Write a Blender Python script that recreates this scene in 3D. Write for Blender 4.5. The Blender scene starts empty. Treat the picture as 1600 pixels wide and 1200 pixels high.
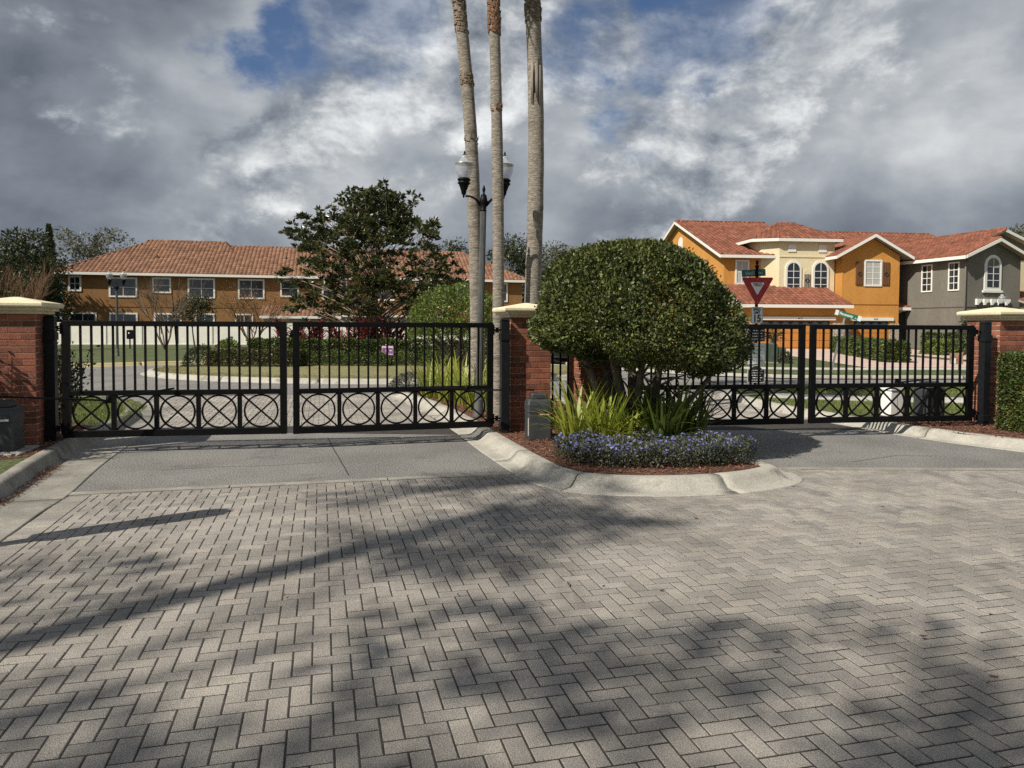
import bpy, math, random
import numpy as np
from mathutils import Vector, Matrix
R = math.radians
SC = bpy.context.scene
COL = SC.collection
rng = np.random.default_rng(7)
random.seed(7)

# ------------------------------------------------------------------ camera
CAM_H = 1.65
cd = bpy.data.cameras.new('camera'); cam = bpy.data.objects.new('camera', cd); COL.objects.link(cam)
cd.sensor_width = 36; cd.lens = 36 * 1150 / 1600; cd.shift_y = -52 / 1600
cd.clip_start = 0.05; cd.clip_end = 3000
cam.matrix_world = Matrix.Translation((0, 0, CAM_H)) @ Matrix.Rotation(R(90 - 2.0), 4, 'X') @ Matrix.Rotation(R(0.28), 4, 'Z')
SC.camera = cam

# ------------------------------------------------------------------ sun, sky, exposure
SUN_DIR = Vector((0.80, 0.63, -1.0)).normalized()          # the way the light travels
sd = bpy.data.lights.new('sun', 'SUN'); sd.energy = 5.0; sd.angle = R(0.53); sd.color = (1.0, 0.93, 0.82)
sun = bpy.data.objects.new('sun', sd); COL.objects.link(sun)
sun.rotation_euler = SUN_DIR.to_track_quat('-Z', 'Y').to_euler(); sun.location = (-20, -16, 25)
SC.view_settings.view_transform = 'Standard'; SC.view_settings.look = 'None'
SC.view_settings.exposure = 0.27; SC.view_settings.gamma = 1.0
SC.cycles.use_denoising = False

W = bpy.data.worlds.new('World'); SC.world = W; W.use_nodes = True
nt = W.node_tree; nt.nodes.clear()
def N(t, nt_=None, **kw):
    n = (nt_ or nt).nodes.new(t)
    for k, v in kw.items(): setattr(n, k, v)
    return n
def Lk(a, b, nt_=None): (nt_ or nt).links.new(a, b)
def M2(op, a, b=None, c=None, nt_=None, clamp=False):
    n = N('ShaderNodeMath', nt_, operation=op); n.use_clamp = clamp
    for i, v in enumerate((a, b, c)):
        if v is None: continue
        if isinstance(v, (int, float)): n.inputs[i].default_value = v
        else: Lk(v, n.inputs[i], nt_)
    return n.outputs[0]
def MR(v, a, b, c=0.0, d=1.0, nt_=None, smooth=True):
    n = N('ShaderNodeMapRange', nt_); n.interpolation_type = 'SMOOTHSTEP' if smooth else 'LINEAR'
    Lk(v, n.inputs[0], nt_)
    for i, x in enumerate((a, b, c, d)): n.inputs[i + 1].default_value = x
    return n.outputs[0]
def MIX(f, a, b, nt_=None, blend='MIX'):
    n = N('ShaderNodeMix', nt_, data_type='RGBA', blend_type=blend)
    for s, v in ((0, f), (6, a), (7, b)):
        if isinstance(v, (int, float)): n.inputs[s].default_value = v
        elif isinstance(v, (tuple, list)): n.inputs[s].default_value = (*v[:3], 1)
        else: Lk(v, n.inputs[s], nt_)
    return n.outputs[2]
def view_dir(u, v):
    d = Vector(((u - 800) / 1150, -(v - 548) / 1150, -1))
    return (cam.matrix_world.to_3x3() @ d).normalized()

SKYK = 0.095
sky = N('ShaderNodeTexSky', sky_type='NISHITA'); sky.sun_disc = False
sky.sun_elevation = R(44.5); sky.sun_rotation = R(231.8); sky.dust_density = 0.6; sky.ozone_density = 1.6
tc = N('ShaderNodeTexCoord'); gen = tc.outputs['Generated']
sep = N('ShaderNodeSeparateXYZ'); Lk(gen, sep.inputs[0])
vs_ = N('ShaderNodeVectorMath', operation='MULTIPLY'); Lk(gen, vs_.inputs[0]); vs_.inputs[1].default_value = (1.0, 1.0, 1.5)
def noise3(src, scale, detail, rough, off, colour=False, dist=0.0):
    mp = N('ShaderNodeMapping'); mp.inputs['Location'].default_value = off; Lk(src, mp.inputs[0])
    n = N('ShaderNodeTexNoise'); n.inputs['Scale'].default_value = scale; n.inputs['Detail'].default_value = detail
    n.inputs['Roughness'].default_value = rough; n.inputs['Distortion'].default_value = dist
    Lk(mp.outputs[0], n.inputs['Vector']); return n.outputs['Color' if colour else 'Fac']
def warp(src, scale, amt, off):
    c = noise3(src, scale, 3, .55, off, True); v = N('ShaderNodeVectorMath', operation='SUBTRACT'); Lk(c, v.inputs[0]); v.inputs[1].default_value = (.5, .5, .5)
    k = N('ShaderNodeVectorMath', operation='SCALE'); Lk(v.outputs[0], k.inputs[0]); k.inputs['Scale'].default_value = amt
    o = N('ShaderNodeVectorMath', operation='ADD'); Lk(src, o.inputs[0]); Lk(k.outputs[0], o.inputs[1]); return o.outputs[0]
W1 = warp(vs_.outputs[0], 1.7, 0.16, (2.2, 5.1, .3))
def blob(u, v, deg, soft=1.0):
    n = N('ShaderNodeVectorMath', operation='DOT_PRODUCT'); Lk(gen, n.inputs[0]); n.inputs[1].default_value = view_dir(u, v)
    return MR(n.outputs['Value'], math.cos(R(deg)), math.cos(R(deg * (1 - soft))))
def shift(lst, base):
    for k, u, v, deg in lst: base = M2('ADD', base, M2('MULTIPLY', blob(u, v, deg), k))
    return base
def contrast(x, k): return M2('MULTIPLY', M2('SUBTRACT', x, .5), k)
# back deck: soft, dark, broad
big = noise3(W1, 2.4, 4, .5, (4.1, 1.7, 2.4)); med = noise3(W1, 6.0, 8, .58, (1.1, .7, 7.4))
deck = M2('ADD', M2('ADD', .32, contrast(big, 1.45)), contrast(med, .75))
deck = shift(((-.12, 50, 260, 9), (-.10, 500, 240, 9), (-.14, 1450, 275, 13), (-.10, 220, 60, 12), (.16, 1500, 60, 13), (.10, 900, 160, 12), (.14, 560, 170, 13), (.08, 420, 330, 10), (-.08, 700, 350, 10)), deck)
# heaped clouds in front of it: crisp edges, lit from the left and above
def heap(off, sh=(0, 0, 0)):
    o_ = tuple(a + b for a, b in zip(off, sh)); l = noise3(W1, 3.0, 2, .5, o_); f = noise3(W1, 7.5, 10, .63, o_)
    return M2('ADD', M2('MULTIPLY', l, .62), M2('MULTIPLY', f, .46))
def layer(off, lst, lo, hi, kr):
    h = shift(lst, heap(off)); h2 = shift(lst, heap(off, (.020, .004, -.030)))
    m = MR(h, lo, hi); rel = M2('MULTIPLY', M2('SUBTRACT', h, h2), kr); body = MR(h, lo, hi + .22, nt_=None)
    return m, M2('ADD', M2('ADD', .37, M2('MULTIPLY', body, .16)), rel)
mA, tA = layer((7.3, 2.2, 1.1), ((.10, 140, 155, 5.5), (.09, 700, 120, 11), (.05, 330, 210, 9), (.10, 1195, 230, 5.5), (.07, 1010, 300, 8), (.07, 1480, 80, 12), (-.06, 60, 250, 8), (-.08, 1450, 280, 11), (-.05, 230, 40, 9)), .545, .635, 3.4)
mB, tB = layer((2.9, 9.2, 4.6), ((.06, 640, 330, 8), (.07, 300, 372, 6), (.05, 900, 350, 9), (.06, 1050, 150, 9)), .575, .675, 3.0)
tone = MIX(mA, deck, tA); tone = MIX(M2('MULTIPLY', mB, .8), tone, tB)
ramp = N('ShaderNodeValToRGB'); Lk(tone, ramp.inputs[0])
cr = ramp.color_ramp; cr.elements[0].position = 0.02; cr.elements[0].color = (1.1, 1.3, 1.62, 1)
cr.elements[1].position = .95; cr.elements[1].color = (8.6, 8.8, 8.85, 1)
for p, c in ((.25, (2.1, 2.36, 2.75, 1)), (.45, (3.6, 3.85, 4.15, 1)), (.68, (6.2, 6.4, 6.5, 1))):
    e = cr.elements.new(p); e.color = c
# gaps of blue
gap = None
for u, v, deg, k in ((580, 5, 8, 1.05), (400, 95, 4.5, .7), (480, 50, 6, .85), (1110, 20, 8.5, 1.0), (1060, 90, 5.5, .8), (900, 50, 6.5, .75), (980, 190, 5, .45), (330, 95, 4, .6)):
    b = M2('MULTIPLY', blob(u, v, deg), k); gap = b if gap is None else M2('MAXIMUM', gap, b)
over = MR(sep.outputs[2], 0.40, 0.70)                       # higher up the deck breaks up
gap = M2('MAXIMUM', gap, M2('MULTIPLY', over, 0.6))
hn = M2('ADD', M2('MULTIPLY', noise3(W1, 4.5, 3, .5, (3.3, 8.2, 2.1)), .5), M2('MULTIPLY', noise3(W1, 11, 9, .64, (3.3, 8.2, 2.1)), .5))
hole = MR(M2('ADD', M2('MULTIPLY', gap, .37), hn), 0.66, 0.84)
hole = M2('MULTIPLY', M2('MULTIPLY', hole, .95), M2('SUBTRACT', 1.0, M2('MULTIPLY', mA, .4)))
skyb = MIX(1.0, sky.outputs[0], (0.42, 0.52, 0.66), blend='MULTIPLY')
col = MIX(hole, ramp.outputs[0], skyb)
bg = N('ShaderNodeBackground'); Lk(col, bg.inputs[0]); bg.inputs[1].default_value = SKYK
out = N('ShaderNodeOutputWorld'); Lk(bg.outputs[0], out.inputs[0])

# ------------------------------------------------------------------ helpers: measuring
CM = cam.matrix_world.copy()
def ray(u, v):
    d = CM.to_3x3() @ Vector(((u - 800) / 1150, -(v - 548) / 1150, -1)); return d
def G(u, v, z=0.0):                       # a point on level ground
    r = ray(u, v); t = (z - CAM_H) / r.z; return Vector((r.x * t, r.y * t, z))
def D(u, v, d):                           # a point d metres out
    r = ray(u, v); t = d / r.y; return Vector((r.x * t, d, CAM_H + r.z * t))
TH = R(14.5)
E1 = Vector((math.cos(TH), math.sin(TH))); E2 = Vector((-math.sin(TH), math.cos(TH)))

# ------------------------------------------------------------------ helpers: materials
MATS = {}
def mat(name, col, rough=0.8, var=0.0, col2=None, scale=6.0, detail=5, bump=0.0, bscale=40.0, metal=0.0, spec=0.5, rnd=0.0, isl=0.0, rcol=None, coord='pos', trans=0.0, stretch=None, thresh=None, coat=0.0, patch=None, streak=None):
    if name in MATS: return MATS[name]
    m = bpy.data.materials.new(name); m.use_nodes = True; t = m.node_tree; t.nodes.clear()
    o = N('ShaderNodeOutputMaterial', t); p = N('ShaderNodeBsdfPrincipled', t)
    p.inputs['Roughness'].default_value = rough; p.inputs['Metallic'].default_value = metal
    p.inputs['Specular IOR Level'].default_value = spec; p.inputs['Coat Weight'].default_value = coat
    if coord == 'pos': src = N('ShaderNodeNewGeometry', t).outputs['Position']
    else: src = N('ShaderNodeTexCoord', t).outputs['Object']
    if stretch:
        mp = N('ShaderNodeMapping', t); mp.inputs['Scale'].default_value = stretch; Lk(src, mp.inputs[0], t); src = mp.outputs[0]
    def noise(s, d=detail, r=0.6):
        n = N('ShaderNodeTexNoise', t); n.inputs['Scale'].default_value = s; n.inputs['Detail'].default_value = d; n.inputs['Roughness'].default_value = r
        Lk(src, n.inputs['Vector'], t); return n.outputs['Fac']
    c = (*col, 1)
    if col2 is not None:
        lo, hi = thresh or (0.35, 0.65)
        c = MIX(MR(noise(scale), lo, hi, nt_=t), col, col2, t)
    if patch is not None:                 # (colour, scale, lo, hi): stains with a shape of their own
        c = MIX(MR(noise(patch[1], 4, 0.6), patch[2], patch[3], nt_=t), c, patch[0], t)
    if streak is not None:                # wear along the drive: (colour, across, along, lo, hi)
        ms = N('ShaderNodeMapping', t); ms.inputs['Rotation'].default_value = (0, 0, -R(14.5)); ms.inputs['Scale'].default_value = (streak[1], streak[2], 1); Lk(N('ShaderNodeNewGeometry', t).outputs['Position'], ms.inputs[0], t)
        ns = N('ShaderNodeTexNoise', t); ns.inputs['Scale'].default_value = 1.0; ns.inputs['Detail'].default_value = 6; ns.inputs['Roughness'].default_value = .65; Lk(ms.outputs[0], ns.inputs['Vector'], t)
        c = MIX(MR(ns.outputs['Fac'], streak[3], streak[4], 0, .6, nt_=t), c, streak[0], t)
    if rnd:
        oi = N('ShaderNodeObjectInfo', t); c = MIX(1.0, c, MIX(oi.outputs['Random'], (1 - rnd,) * 3, (1 + rnd,) * 3 if rcol is None else rcol, t), t, 'MULTIPLY')
    if isl:
        gi = N('ShaderNodeNewGeometry', t); c = MIX(1.0, c, MIX(gi.outputs['Random Per Island'], (1 - isl,) * 3, (1 + isl,) * 3 if rcol is None else rcol, t), t, 'MULTIPLY')
    if var:
        c = MIX(1.0, c, MIX(MR(noise(bscale * 0.7, 3), .34, .66, nt_=t), (1 - var,) * 3, (1 + var,) * 3, t), t, 'MULTIPLY')
    if isinstance(c, tuple): p.inputs['Base Color'].default_value = c
    else: Lk(c, p.inputs['Base Color'], t)
    if bump:
        b = N('ShaderNodeBump', t); b.inputs['Strength'].default_value = min(1, bump); b.inputs['Distance'].default_value = 0.02
        Lk(noise(bscale, 4), b.inputs['Height'], t); Lk(b.outputs[0], p.inputs['Normal'], t)
    if trans:
        tr = N('ShaderNodeBsdfTranslucent', t); mx = N('ShaderNodeMixShader', t); mx.inputs[0].default_value = trans
        if isinstance(c, tuple): tr.inputs[0].default_value = c
        else: Lk(c, tr.inputs[0], t)
        Lk(p.outputs[0], mx.inputs[1], t); Lk(tr.outputs[0], mx.inputs[2], t); Lk(mx.outputs[0], o.inputs[0], t)
    else: Lk(p.outputs[0], o.inputs[0], t)
    MATS[name] = m; return m
def leafmat(name, a, b, tip=None, rough=0.45, trans=0.25, isl=0.45, scale=1.5, spec=0.45):
    return mat(name, a, rough, col2=b, scale=scale, detail=3, isl=isl, rcol=tip, trans=trans, spec=spec)

# ------------------------------------------------------------------ helpers: meshes
class MB:
    def __init__(s): s.v = []; s.f = []; s.sm = []
    def add(s, vs, fs, smooth=False, M=None):
        o = len(s.v)
        s.v.extend([tuple(M @ Vector(p)) if M else tuple(p) for p in vs])
        s.f.extend([tuple(i + o for i in f) for f in fs]); s.sm.extend([smooth] * len(fs)); return s
    def box(s, x0, x1, y0, y1, z0, z1, M=None, ch=0.0):
        if ch <= 0:
            vs = [(x0, y0, z0), (x1, y0, z0), (x1, y1, z0), (x0, y1, z0), (x0, y0, z1), (x1, y0, z1), (x1, y1, z1), (x0, y1, z1)]
            return s.add(vs, [(3, 2, 1, 0), (4, 5, 6, 7), (0, 1, 5, 4), (1, 2, 6, 5), (2, 3, 7, 6), (3, 0, 4, 7)], M=M)
        c = ch; vs = []
        for (a, b, d, e, z) in ((x0 + c, x1 - c, y0 + c, y1 - c, z0), (x0, x1, y0, y1, z0 + c), (x0, x1, y0, y1, z1 - c), (x0 + c, x1 - c, y0 + c, y1 - c, z1)):
            vs += [(a, d, z), (b, d, z), (b, e, z), (a, e, z)]
        fs = [(3, 2, 1, 0), (12, 13, 14, 15)]
        for k in range(3):
            for i in range(4): fs.append((4 * k + i, 4 * k + (i + 1) % 4, 4 * k + 4 + (i + 1) % 4, 4 * k + 4 + i))
        return s.add(vs, fs, M=M)
    def prism(s, poly, z0, z1, M=None, top_in=0.0):
        n = len(poly); cx = sum(p[0] for p in poly) / n; cy = sum(p[1] for p in poly) / n
        k = 1 - top_in
        vs = [(p[0], p[1], z0) for p in poly] + [(cx + (p[0] - cx) * k, cy + (p[1] - cy) * k, z1) for p in poly]
        return s.add(vs, [tuple(range(n - 1, -1, -1)), tuple(range(n, 2 * n))] + [(i, (i + 1) % n, n + (i + 1) % n, n + i) for i in range(n)], M=M)
    def wallpoly(s, poly, y0, y1, M=None):      # polygon in x,z given thickness along y (y0 front)
        n = len(poly); vs = [(p[0], y0, p[1]) for p in poly] + [(p[0], y1, p[1]) for p in poly]
        return s.add(vs, [tuple(range(n)), tuple(range(2 * n - 1, n - 1, -1))] + [((i + 1) % n, i, n + i, n + (i + 1) % n) for i in range(n)], M=M)
    def tube(s, pts, rad, n=6, caps=True, M=None):
        pts = [Vector(p) for p in pts]; rad = rad if hasattr(rad, '__len__') else [rad] * len(pts)
        vs = []; fs = []; up = None
        for i, p in enumerate(pts):
            t = (pts[min(i + 1, len(pts) - 1)] - pts[max(i - 1, 0)])
            t = t.normalized() if t.length > 1e-9 else Vector((0, 0, 1))
            if up is None: up = Vector((1, 0, 0)) if abs(t.x) < 0.8 else Vector((0, 1, 0))
            a = (up - t * up.dot(t)).normalized(); b = t.cross(a); up = a
            for k in range(n):
                q = 2 * math.pi * k / n; vs.append(p + (a * math.cos(q) + b * math.sin(q)) * rad[i])
        for i in range(len(pts) - 1):
            for k in range(n): fs.append((i * n + k, i * n + (k + 1) % n, (i + 1) * n + (k + 1) % n, (i + 1) * n + k))
        if caps: fs += [tuple(range(n - 1, -1, -1)), tuple((len(pts) - 1) * n + k for k in range(n))]
        return s.add(vs, fs, True, M)
    def lathe(s, prof, n=16, M=None):           # prof: (r, z) bottom to top
        vs = []; fs = []
        for r, z in prof:
            for k in range(n): q = 2 * math.pi * k / n; vs.append((r * math.cos(q), r * math.sin(q), z))
        for i in range(len(prof) - 1):
            for k in range(n): fs.append((i * n + k, i * n + (k + 1) % n, (i + 1) * n + (k + 1) % n, (i + 1) * n + k))
        fs += [tuple(range(n - 1, -1, -1)), tuple((len(prof) - 1) * n + k for k in range(n))]
        return s.add(vs, fs, True, M)
    def ring(s, c, r, w, M=None, n=32):         # flat-bar ring in the x,z plane
        vs = []; fs = []
        for k in range(n):
            q = 2 * math.pi * k / n
            for rr, yy in ((r + w / 2, -w / 2), (r + w / 2, w / 2), (r - w / 2, w / 2), (r - w / 2, -w / 2)):
                vs.append((c[0] + rr * math.cos(q), c[1] + yy, c[2] + rr * math.sin(q)))
        for k in range(n):
            for j in range(4): fs.append((4 * k + j, 4 * k + (j + 1) % 4, 4 * ((k + 1) % n) + (j + 1) % 4, 4 * ((k + 1) % n) + j))
        return s.add(vs, fs, False, M)
    def bar(s, a, b, w, d=None):                # square bar from a to b
        a = Vector(a); b = Vector(b); t = (b - a); l = t.length; d = d or w
        M = Matrix.Translation(a) @ t.to_track_quat('Z', 'Y').to_matrix().to_4x4()
        return s.box(-w / 2, w / 2, -d / 2, d / 2, 0, l, M)
    def mesh(s, name, m):
        me = bpy.data.meshes.new(name); me.from_pydata(s.v, [], s.f); me.polygons.foreach_set('use_smooth', s.sm)
        me.materials.append(m); me.update(); return me
    def build(s, name, m, parent=None, **kw): return link(name, s.mesh(name, m), parent, **kw)
def link(name, data, parent=None, loc=None, rz=None, **kw):
    o = bpy.data.objects.new(name, data); COL.objects.link(o)
    if parent is not None: o.parent = parent
    if loc is not None: o.location = loc
    if rz is not None: o.rotation_euler = (0, 0, rz)
    for k, v in kw.items(): o[k] = v
    return o
def thing(name, label, cat, loc=(0, 0, 0), rz=0.0, group=None):
    o = link(name, None, None, loc, rz, label=label, category=cat); o.empty_display_size = 0.2
    if group: o['group'] = group
    return o
def structure(o): o['kind'] = 'structure'; return o
def arrmesh(name, V, Q, m, smooth=False):       # numpy quads
    me = bpy.data.meshes.new(name); nv, nq = len(V), len(Q)
    me.vertices.add(nv); me.vertices.foreach_set('co', np.ascontiguousarray(V, dtype=np.float32).ravel())
    me.loops.add(nq * 4); me.loops.foreach_set('vertex_index', np.ascontiguousarray(Q, dtype=np.int32).ravel())
    me.polygons.add(nq); me.polygons.foreach_set('loop_start', np.arange(0, nq * 4, 4, dtype=np.int32))
    if smooth: me.polygons.foreach_set('use_smooth', np.ones(nq, dtype=bool))
    me.materials.append(m); me.update(calc_edges=True); return me
def unit(a): return a / (np.linalg.norm(a, axis=1, keepdims=True) + 1e-9)
def leaves(P, T, size, asp=0.5, jit=0.3, flat=0.0, g=rng):
    """diamond leaves at P, long axis T (Nx3)"""
    n = len(P); T = unit(T + g.normal(0, jit, (n, 3)))
    up = g.normal(0, 1, (n, 3)); up[:, 2] += flat * 3
    w = unit(np.cross(T, up)); s = size * g.uniform(0.65, 1.3, (n, 1)); nn = np.cross(T, w)
    a = P; c = P + T * s; mid = P + T * s * 0.48
    b = mid + w * s * asp / 2 + nn * s * 0.06; d = mid - w * s * asp / 2 + nn * s * 0.06
    V = np.stack([a, b, c, d], 1).reshape(-1, 3); Q = np.arange(4 * n).reshape(n, 4); return V, Q
def sph(n, g=rng): return unit(g.normal(0, 1, (n, 3)))
def spline(pts, step=0.25, closed=False):
    P = [Vector(p) for p in pts]; n = len(P); out_ = []
    seg = range(n if closed else n - 1)
    for i in seg:
        g = lambda k: P[k % n] if closed else P[max(0, min(n - 1, k))]
        p0, p1, p2, p3 = g(i - 1), g(i), g(i + 1), g(i + 2)
        m = max(2, int((p2 - p1).length / step))
        for k in range(m):
            t = k / m
            out_.append(0.5 * ((2 * p1) + (p2 - p0) * t + (2 * p0 - 5 * p1 + 4 * p2 - p3) * t * t + (3 * p1 - p0 - 3 * p2 + p3) * t ** 3))
    if not closed: out_.append(P[-1])
    return out_
def inside(P, poly):                            # vectorised point in polygon
    x, y = P[:, 0], P[:, 1]; r = np.zeros(len(P), bool); n = len(poly)
    for i in range(n):
        x0, y0 = poly[i][:2]; x1, y1 = poly[(i + 1) % n][:2]
        c = ((y0 > y) != (y1 > y)) & (x < (x1 - x0) * (y - y0) / ((y1 - y0) or 1e-9) + x0); r ^= c
    return r
def scatter(poly, n, g=rng):
    a = np.array([p[:2] for p in poly]); lo, hi = a.min(0), a.max(0); o = np.zeros((0, 2))
    while len(o) < n:
        p = g.uniform(lo, hi, (n * 2, 2)); o = np.vstack([o, p[inside(p, poly)]])
    return o[:n]
def text(s, size, m, parent, M, name='lettering', depth=0.002, align='CENTER', sx=1.0, bold=0.0):
    cu = bpy.data.curves.new('t', 'FONT'); cu.body = s; cu.size = size; cu.align_x = align; cu.align_y = 'CENTER'; cu.extrude = depth; cu.offset = bold
    ob = bpy.data.objects.new('t', cu); COL.objects.link(ob); dg = bpy.context.evaluated_depsgraph_get()
    me = bpy.data.meshes.new_from_object(ob.evaluated_get(dg)); bpy.data.objects.remove(ob); bpy.data.curves.remove(cu)
    me.transform(M @ Matrix.Rotation(R(90), 4, 'X') @ Matrix.Diagonal((sx, 1, 1, 1))); me.materials.clear(); me.materials.append(m)
    return link(name, me, parent)
# ------------------------------------------------------------------ materials
m_asph = mat('asphalt', (0.165, 0.161, 0.15), 0.9, col2=(0.215, 0.208, 0.192), scale=0.8, var=0.55, bump=0.8, bscale=85, patch=((0.125, 0.122, 0.115), 1.7, 0.58, 0.78), streak=((0.11, 0.108, 0.102), 1.6, .2, .52, .75))
m_paver = mat('paver', (0.268, 0.25, 0.224), 0.88, col2=(0.365, 0.342, 0.308), scale=1.1, rnd=0.17, rcol=(1.18, 1.15, 1.11), var=0.26, bump=0.7, bscale=210, patch=((0.20, 0.188, 0.172), 1.9, 0.55, 0.72), streak=((0.15, 0.142, 0.13), 2.2, .22, .52, .72))
m_paver_far = mat('paver_joined', (0.268, 0.25, 0.224), 0.88, col2=(0.365, 0.342, 0.308), scale=1.1, isl=0.17, rcol=(1.18, 1.15, 1.11), var=0.26, bump=0.7, bscale=210, patch=((0.20, 0.188, 0.172), 1.9, 0.55, 0.72), streak=((0.15, 0.142, 0.13), 2.2, .22, .52, .72))
m_bed = mat('paver_sand', (0.02, 0.018, 0.015), 1.0, col2=(0.042, 0.037, 0.03), scale=9)
m_conc = mat('concrete', (0.32, 0.305, 0.265), 0.9, col2=(0.425, 0.405, 0.35), scale=2.6, var=0.13, bump=0.5, bscale=90, patch=((0.20, 0.185, 0.15), 2.6, 0.53, 0.70))
m_conc_g = mat('gutter_concrete', (0.20, 0.19, 0.165), 0.9, col2=(0.29, 0.275, 0.235), scale=2.6, var=0.14, bump=0.3, bscale=90, patch=((0.16, 0.15, 0.12), 4, 0.55, 0.72))
m_walk = mat('sidewalk_concrete', (0.38, 0.36, 0.32), 0.9, col2=(0.47, 0.45, 0.40), scale=1.5, var=0.1)
m_pink = mat('driveway_pavers', (0.42, 0.30, 0.25), 0.9, col2=(0.55, 0.42, 0.36), scale=4.0, var=0.12, bscale=12)
m_lawn = mat('lawn_soil', (0.05, 0.068, 0.02), 1.0, col2=(0.085, 0.10, 0.032), scale=1.3, var=0.45, bump=1, bscale=24)
m_lawn_dry = mat('dry_lawn', (0.20, 0.175, 0.08), 1.0, col2=(0.15, 0.15, 0.06), scale=1.6, var=0.4, bump=0.9, bscale=22)
m_ground = mat('far_ground', (0.07, 0.085, 0.03), 1.0, col2=(0.12, 0.12, 0.05), scale=0.2)
m_mulch = mat('mulch_soil', (0.075, 0.032, 0.02), 1.0, col2=(0.12, 0.055, 0.032), scale=12, var=0.5, bump=1, bscale=60)
m_chip = mat('mulch_chip', (0.15, 0.068, 0.04), 0.9, isl=0.6, rcol=(1.9, 1.8, 1.7))
m_yellow = mat('kerb_yellow_paint', (0.42, 0.34, 0.15), 0.8, col2=(0.36, 0.32, 0.2), scale=3)
m_black = mat('gate_black_paint', (0.0035, 0.0035, 0.004), 0.5, var=0.3, bscale=30, spec=.14)
m_post = mat('post_grey_paint', (0.009, 0.010, 0.012), 0.45, var=0.2, bscale=20, spec=.25)
m_brick = mat('brick', (0.265, 0.098, 0.056), 0.85, col2=(0.20, 0.068, 0.04), scale=9, rnd=0.35, rcol=(1.35, 1.3, 1.3), var=0.18, bump=0.5, bscale=90)
m_mortar = mat('mortar', (0.40, 0.31, 0.23), 0.95, var=0.2, bscale=60)
m_cream = mat('cream_stucco', (0.72, 0.64, 0.43), 0.85, col2=(0.64, 0.56, 0.37), scale=6, var=0.06, bump=0.15, bscale=80)
m_plast = mat('grey_plastic', (0.036, 0.042, 0.045), 0.5, var=0.12, bscale=14)
m_white = mat('white_paint', (0.74, 0.72, 0.66), 0.6)
m_red = mat('red_label', (0.35, 0.03, 0.03), 0.5)
m_bark = mat('bark', (0.075, 0.06, 0.045), 0.95, col2=(0.15, 0.125, 0.10), scale=14, bump=0.8, bscale=40, stretch=(1, 1, 0.3))
m_bark_p = mat('pale_bark', (0.22, 0.165, 0.12), 0.9, col2=(0.32, 0.25, 0.19), scale=9)

# ------------------------------------------------------------------ ground
gsheet = MB().add([(-500, -60, -0.05), (500, -60, -0.05), (500, 900, -0.05), (-500, 900, -0.05)], [(0, 1, 2, 3)]).build('ground', m_ground); structure(gsheet)

# lay-out, metres: x right, y away from the viewer
B0 = Vector((-4.28, 7.10)); B1 = Vector((-0.02, 8.19))                # concrete band between pavers and asphalt
LEFT_GUT = [(-1.98, -1.6), (-2.69, 1.0), (-3.27, 3.3), (-3.84, 5.48), (-4.09, 6.37), (-4.25, 7.04), (-4.76, 8.53), (-5.28, 10.32), (-5.70, 12.0), (-6.3, 13.5), (-7.5, 15.0), (-9.8, 16.3), (-14, 17.4), (-22, 18.2)]
ISL = [(-2.97, 17.1), (-2.15, 15.1), (-1.42, 13.1), (-0.80, 11.0), (-0.42, 9.6), (0.0, 8.2), (0.22, 7.62), (0.62, 7.2), (1.3, 7.06), (2.1, 7.16), (2.75, 7.45), (3.1, 7.78), (3.18, 8.15), (2.95, 8.7),
       (2.45, 9.6), (2.1, 10.6), (1.85, 12.0), (1.55, 14.0), (1.1, 16.0), (0.1, 17.6), (-1.3, 18.3), (-2.5, 18.0)]
RIGHT_GUT = [(16, 8.6), (10, 8.75), (8.2, 8.95), (7.2, 9.3), (6.55, 10.0), (6.1, 10.75), (5.75, 11.6), (5.35, 12.8), (4.95, 14.3), (4.75, 16.2), (5.0, 17.8), (5.9, 18.7), (7.5, 19.1), (11, 19.4), (18, 20.2), (30, 22)]
CEN = [(-4.5 + 8.0 * math.cos(q), 25.6 + 5.4 * math.sin(q)) for q in np.linspace(0, 2 * math.pi, 28, endpoint=False)]
FAR_L = [(-34, 21), (-22, 23.6), (-15.9, 27.4), (-12.2, 30.4), (-7.5, 33.2), (-2, 35), (3, 35.2)]
FAR_R = [(2.2, 33.5), (2.6, 30.5), (4.0, 27.4), (5.6, 25.3), (7.8, 23.8), (10.6, 23.3), (20, 24.2), (40, 27.5)]
asph_poly = [(-4.6, 7.0), (B1.x, B1.y), (3.0, 8.49), (16, 8.66), (16, 40), (-40, 40), (-40, 14), (-8, 12.8)]
a_mb = MB(); 
a_mb.add([(p[0], p[1], 0.0) for p in asph_poly], [tuple(range(len(asph_poly)))])
structure(a_mb.build('road', m_asph))

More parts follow.
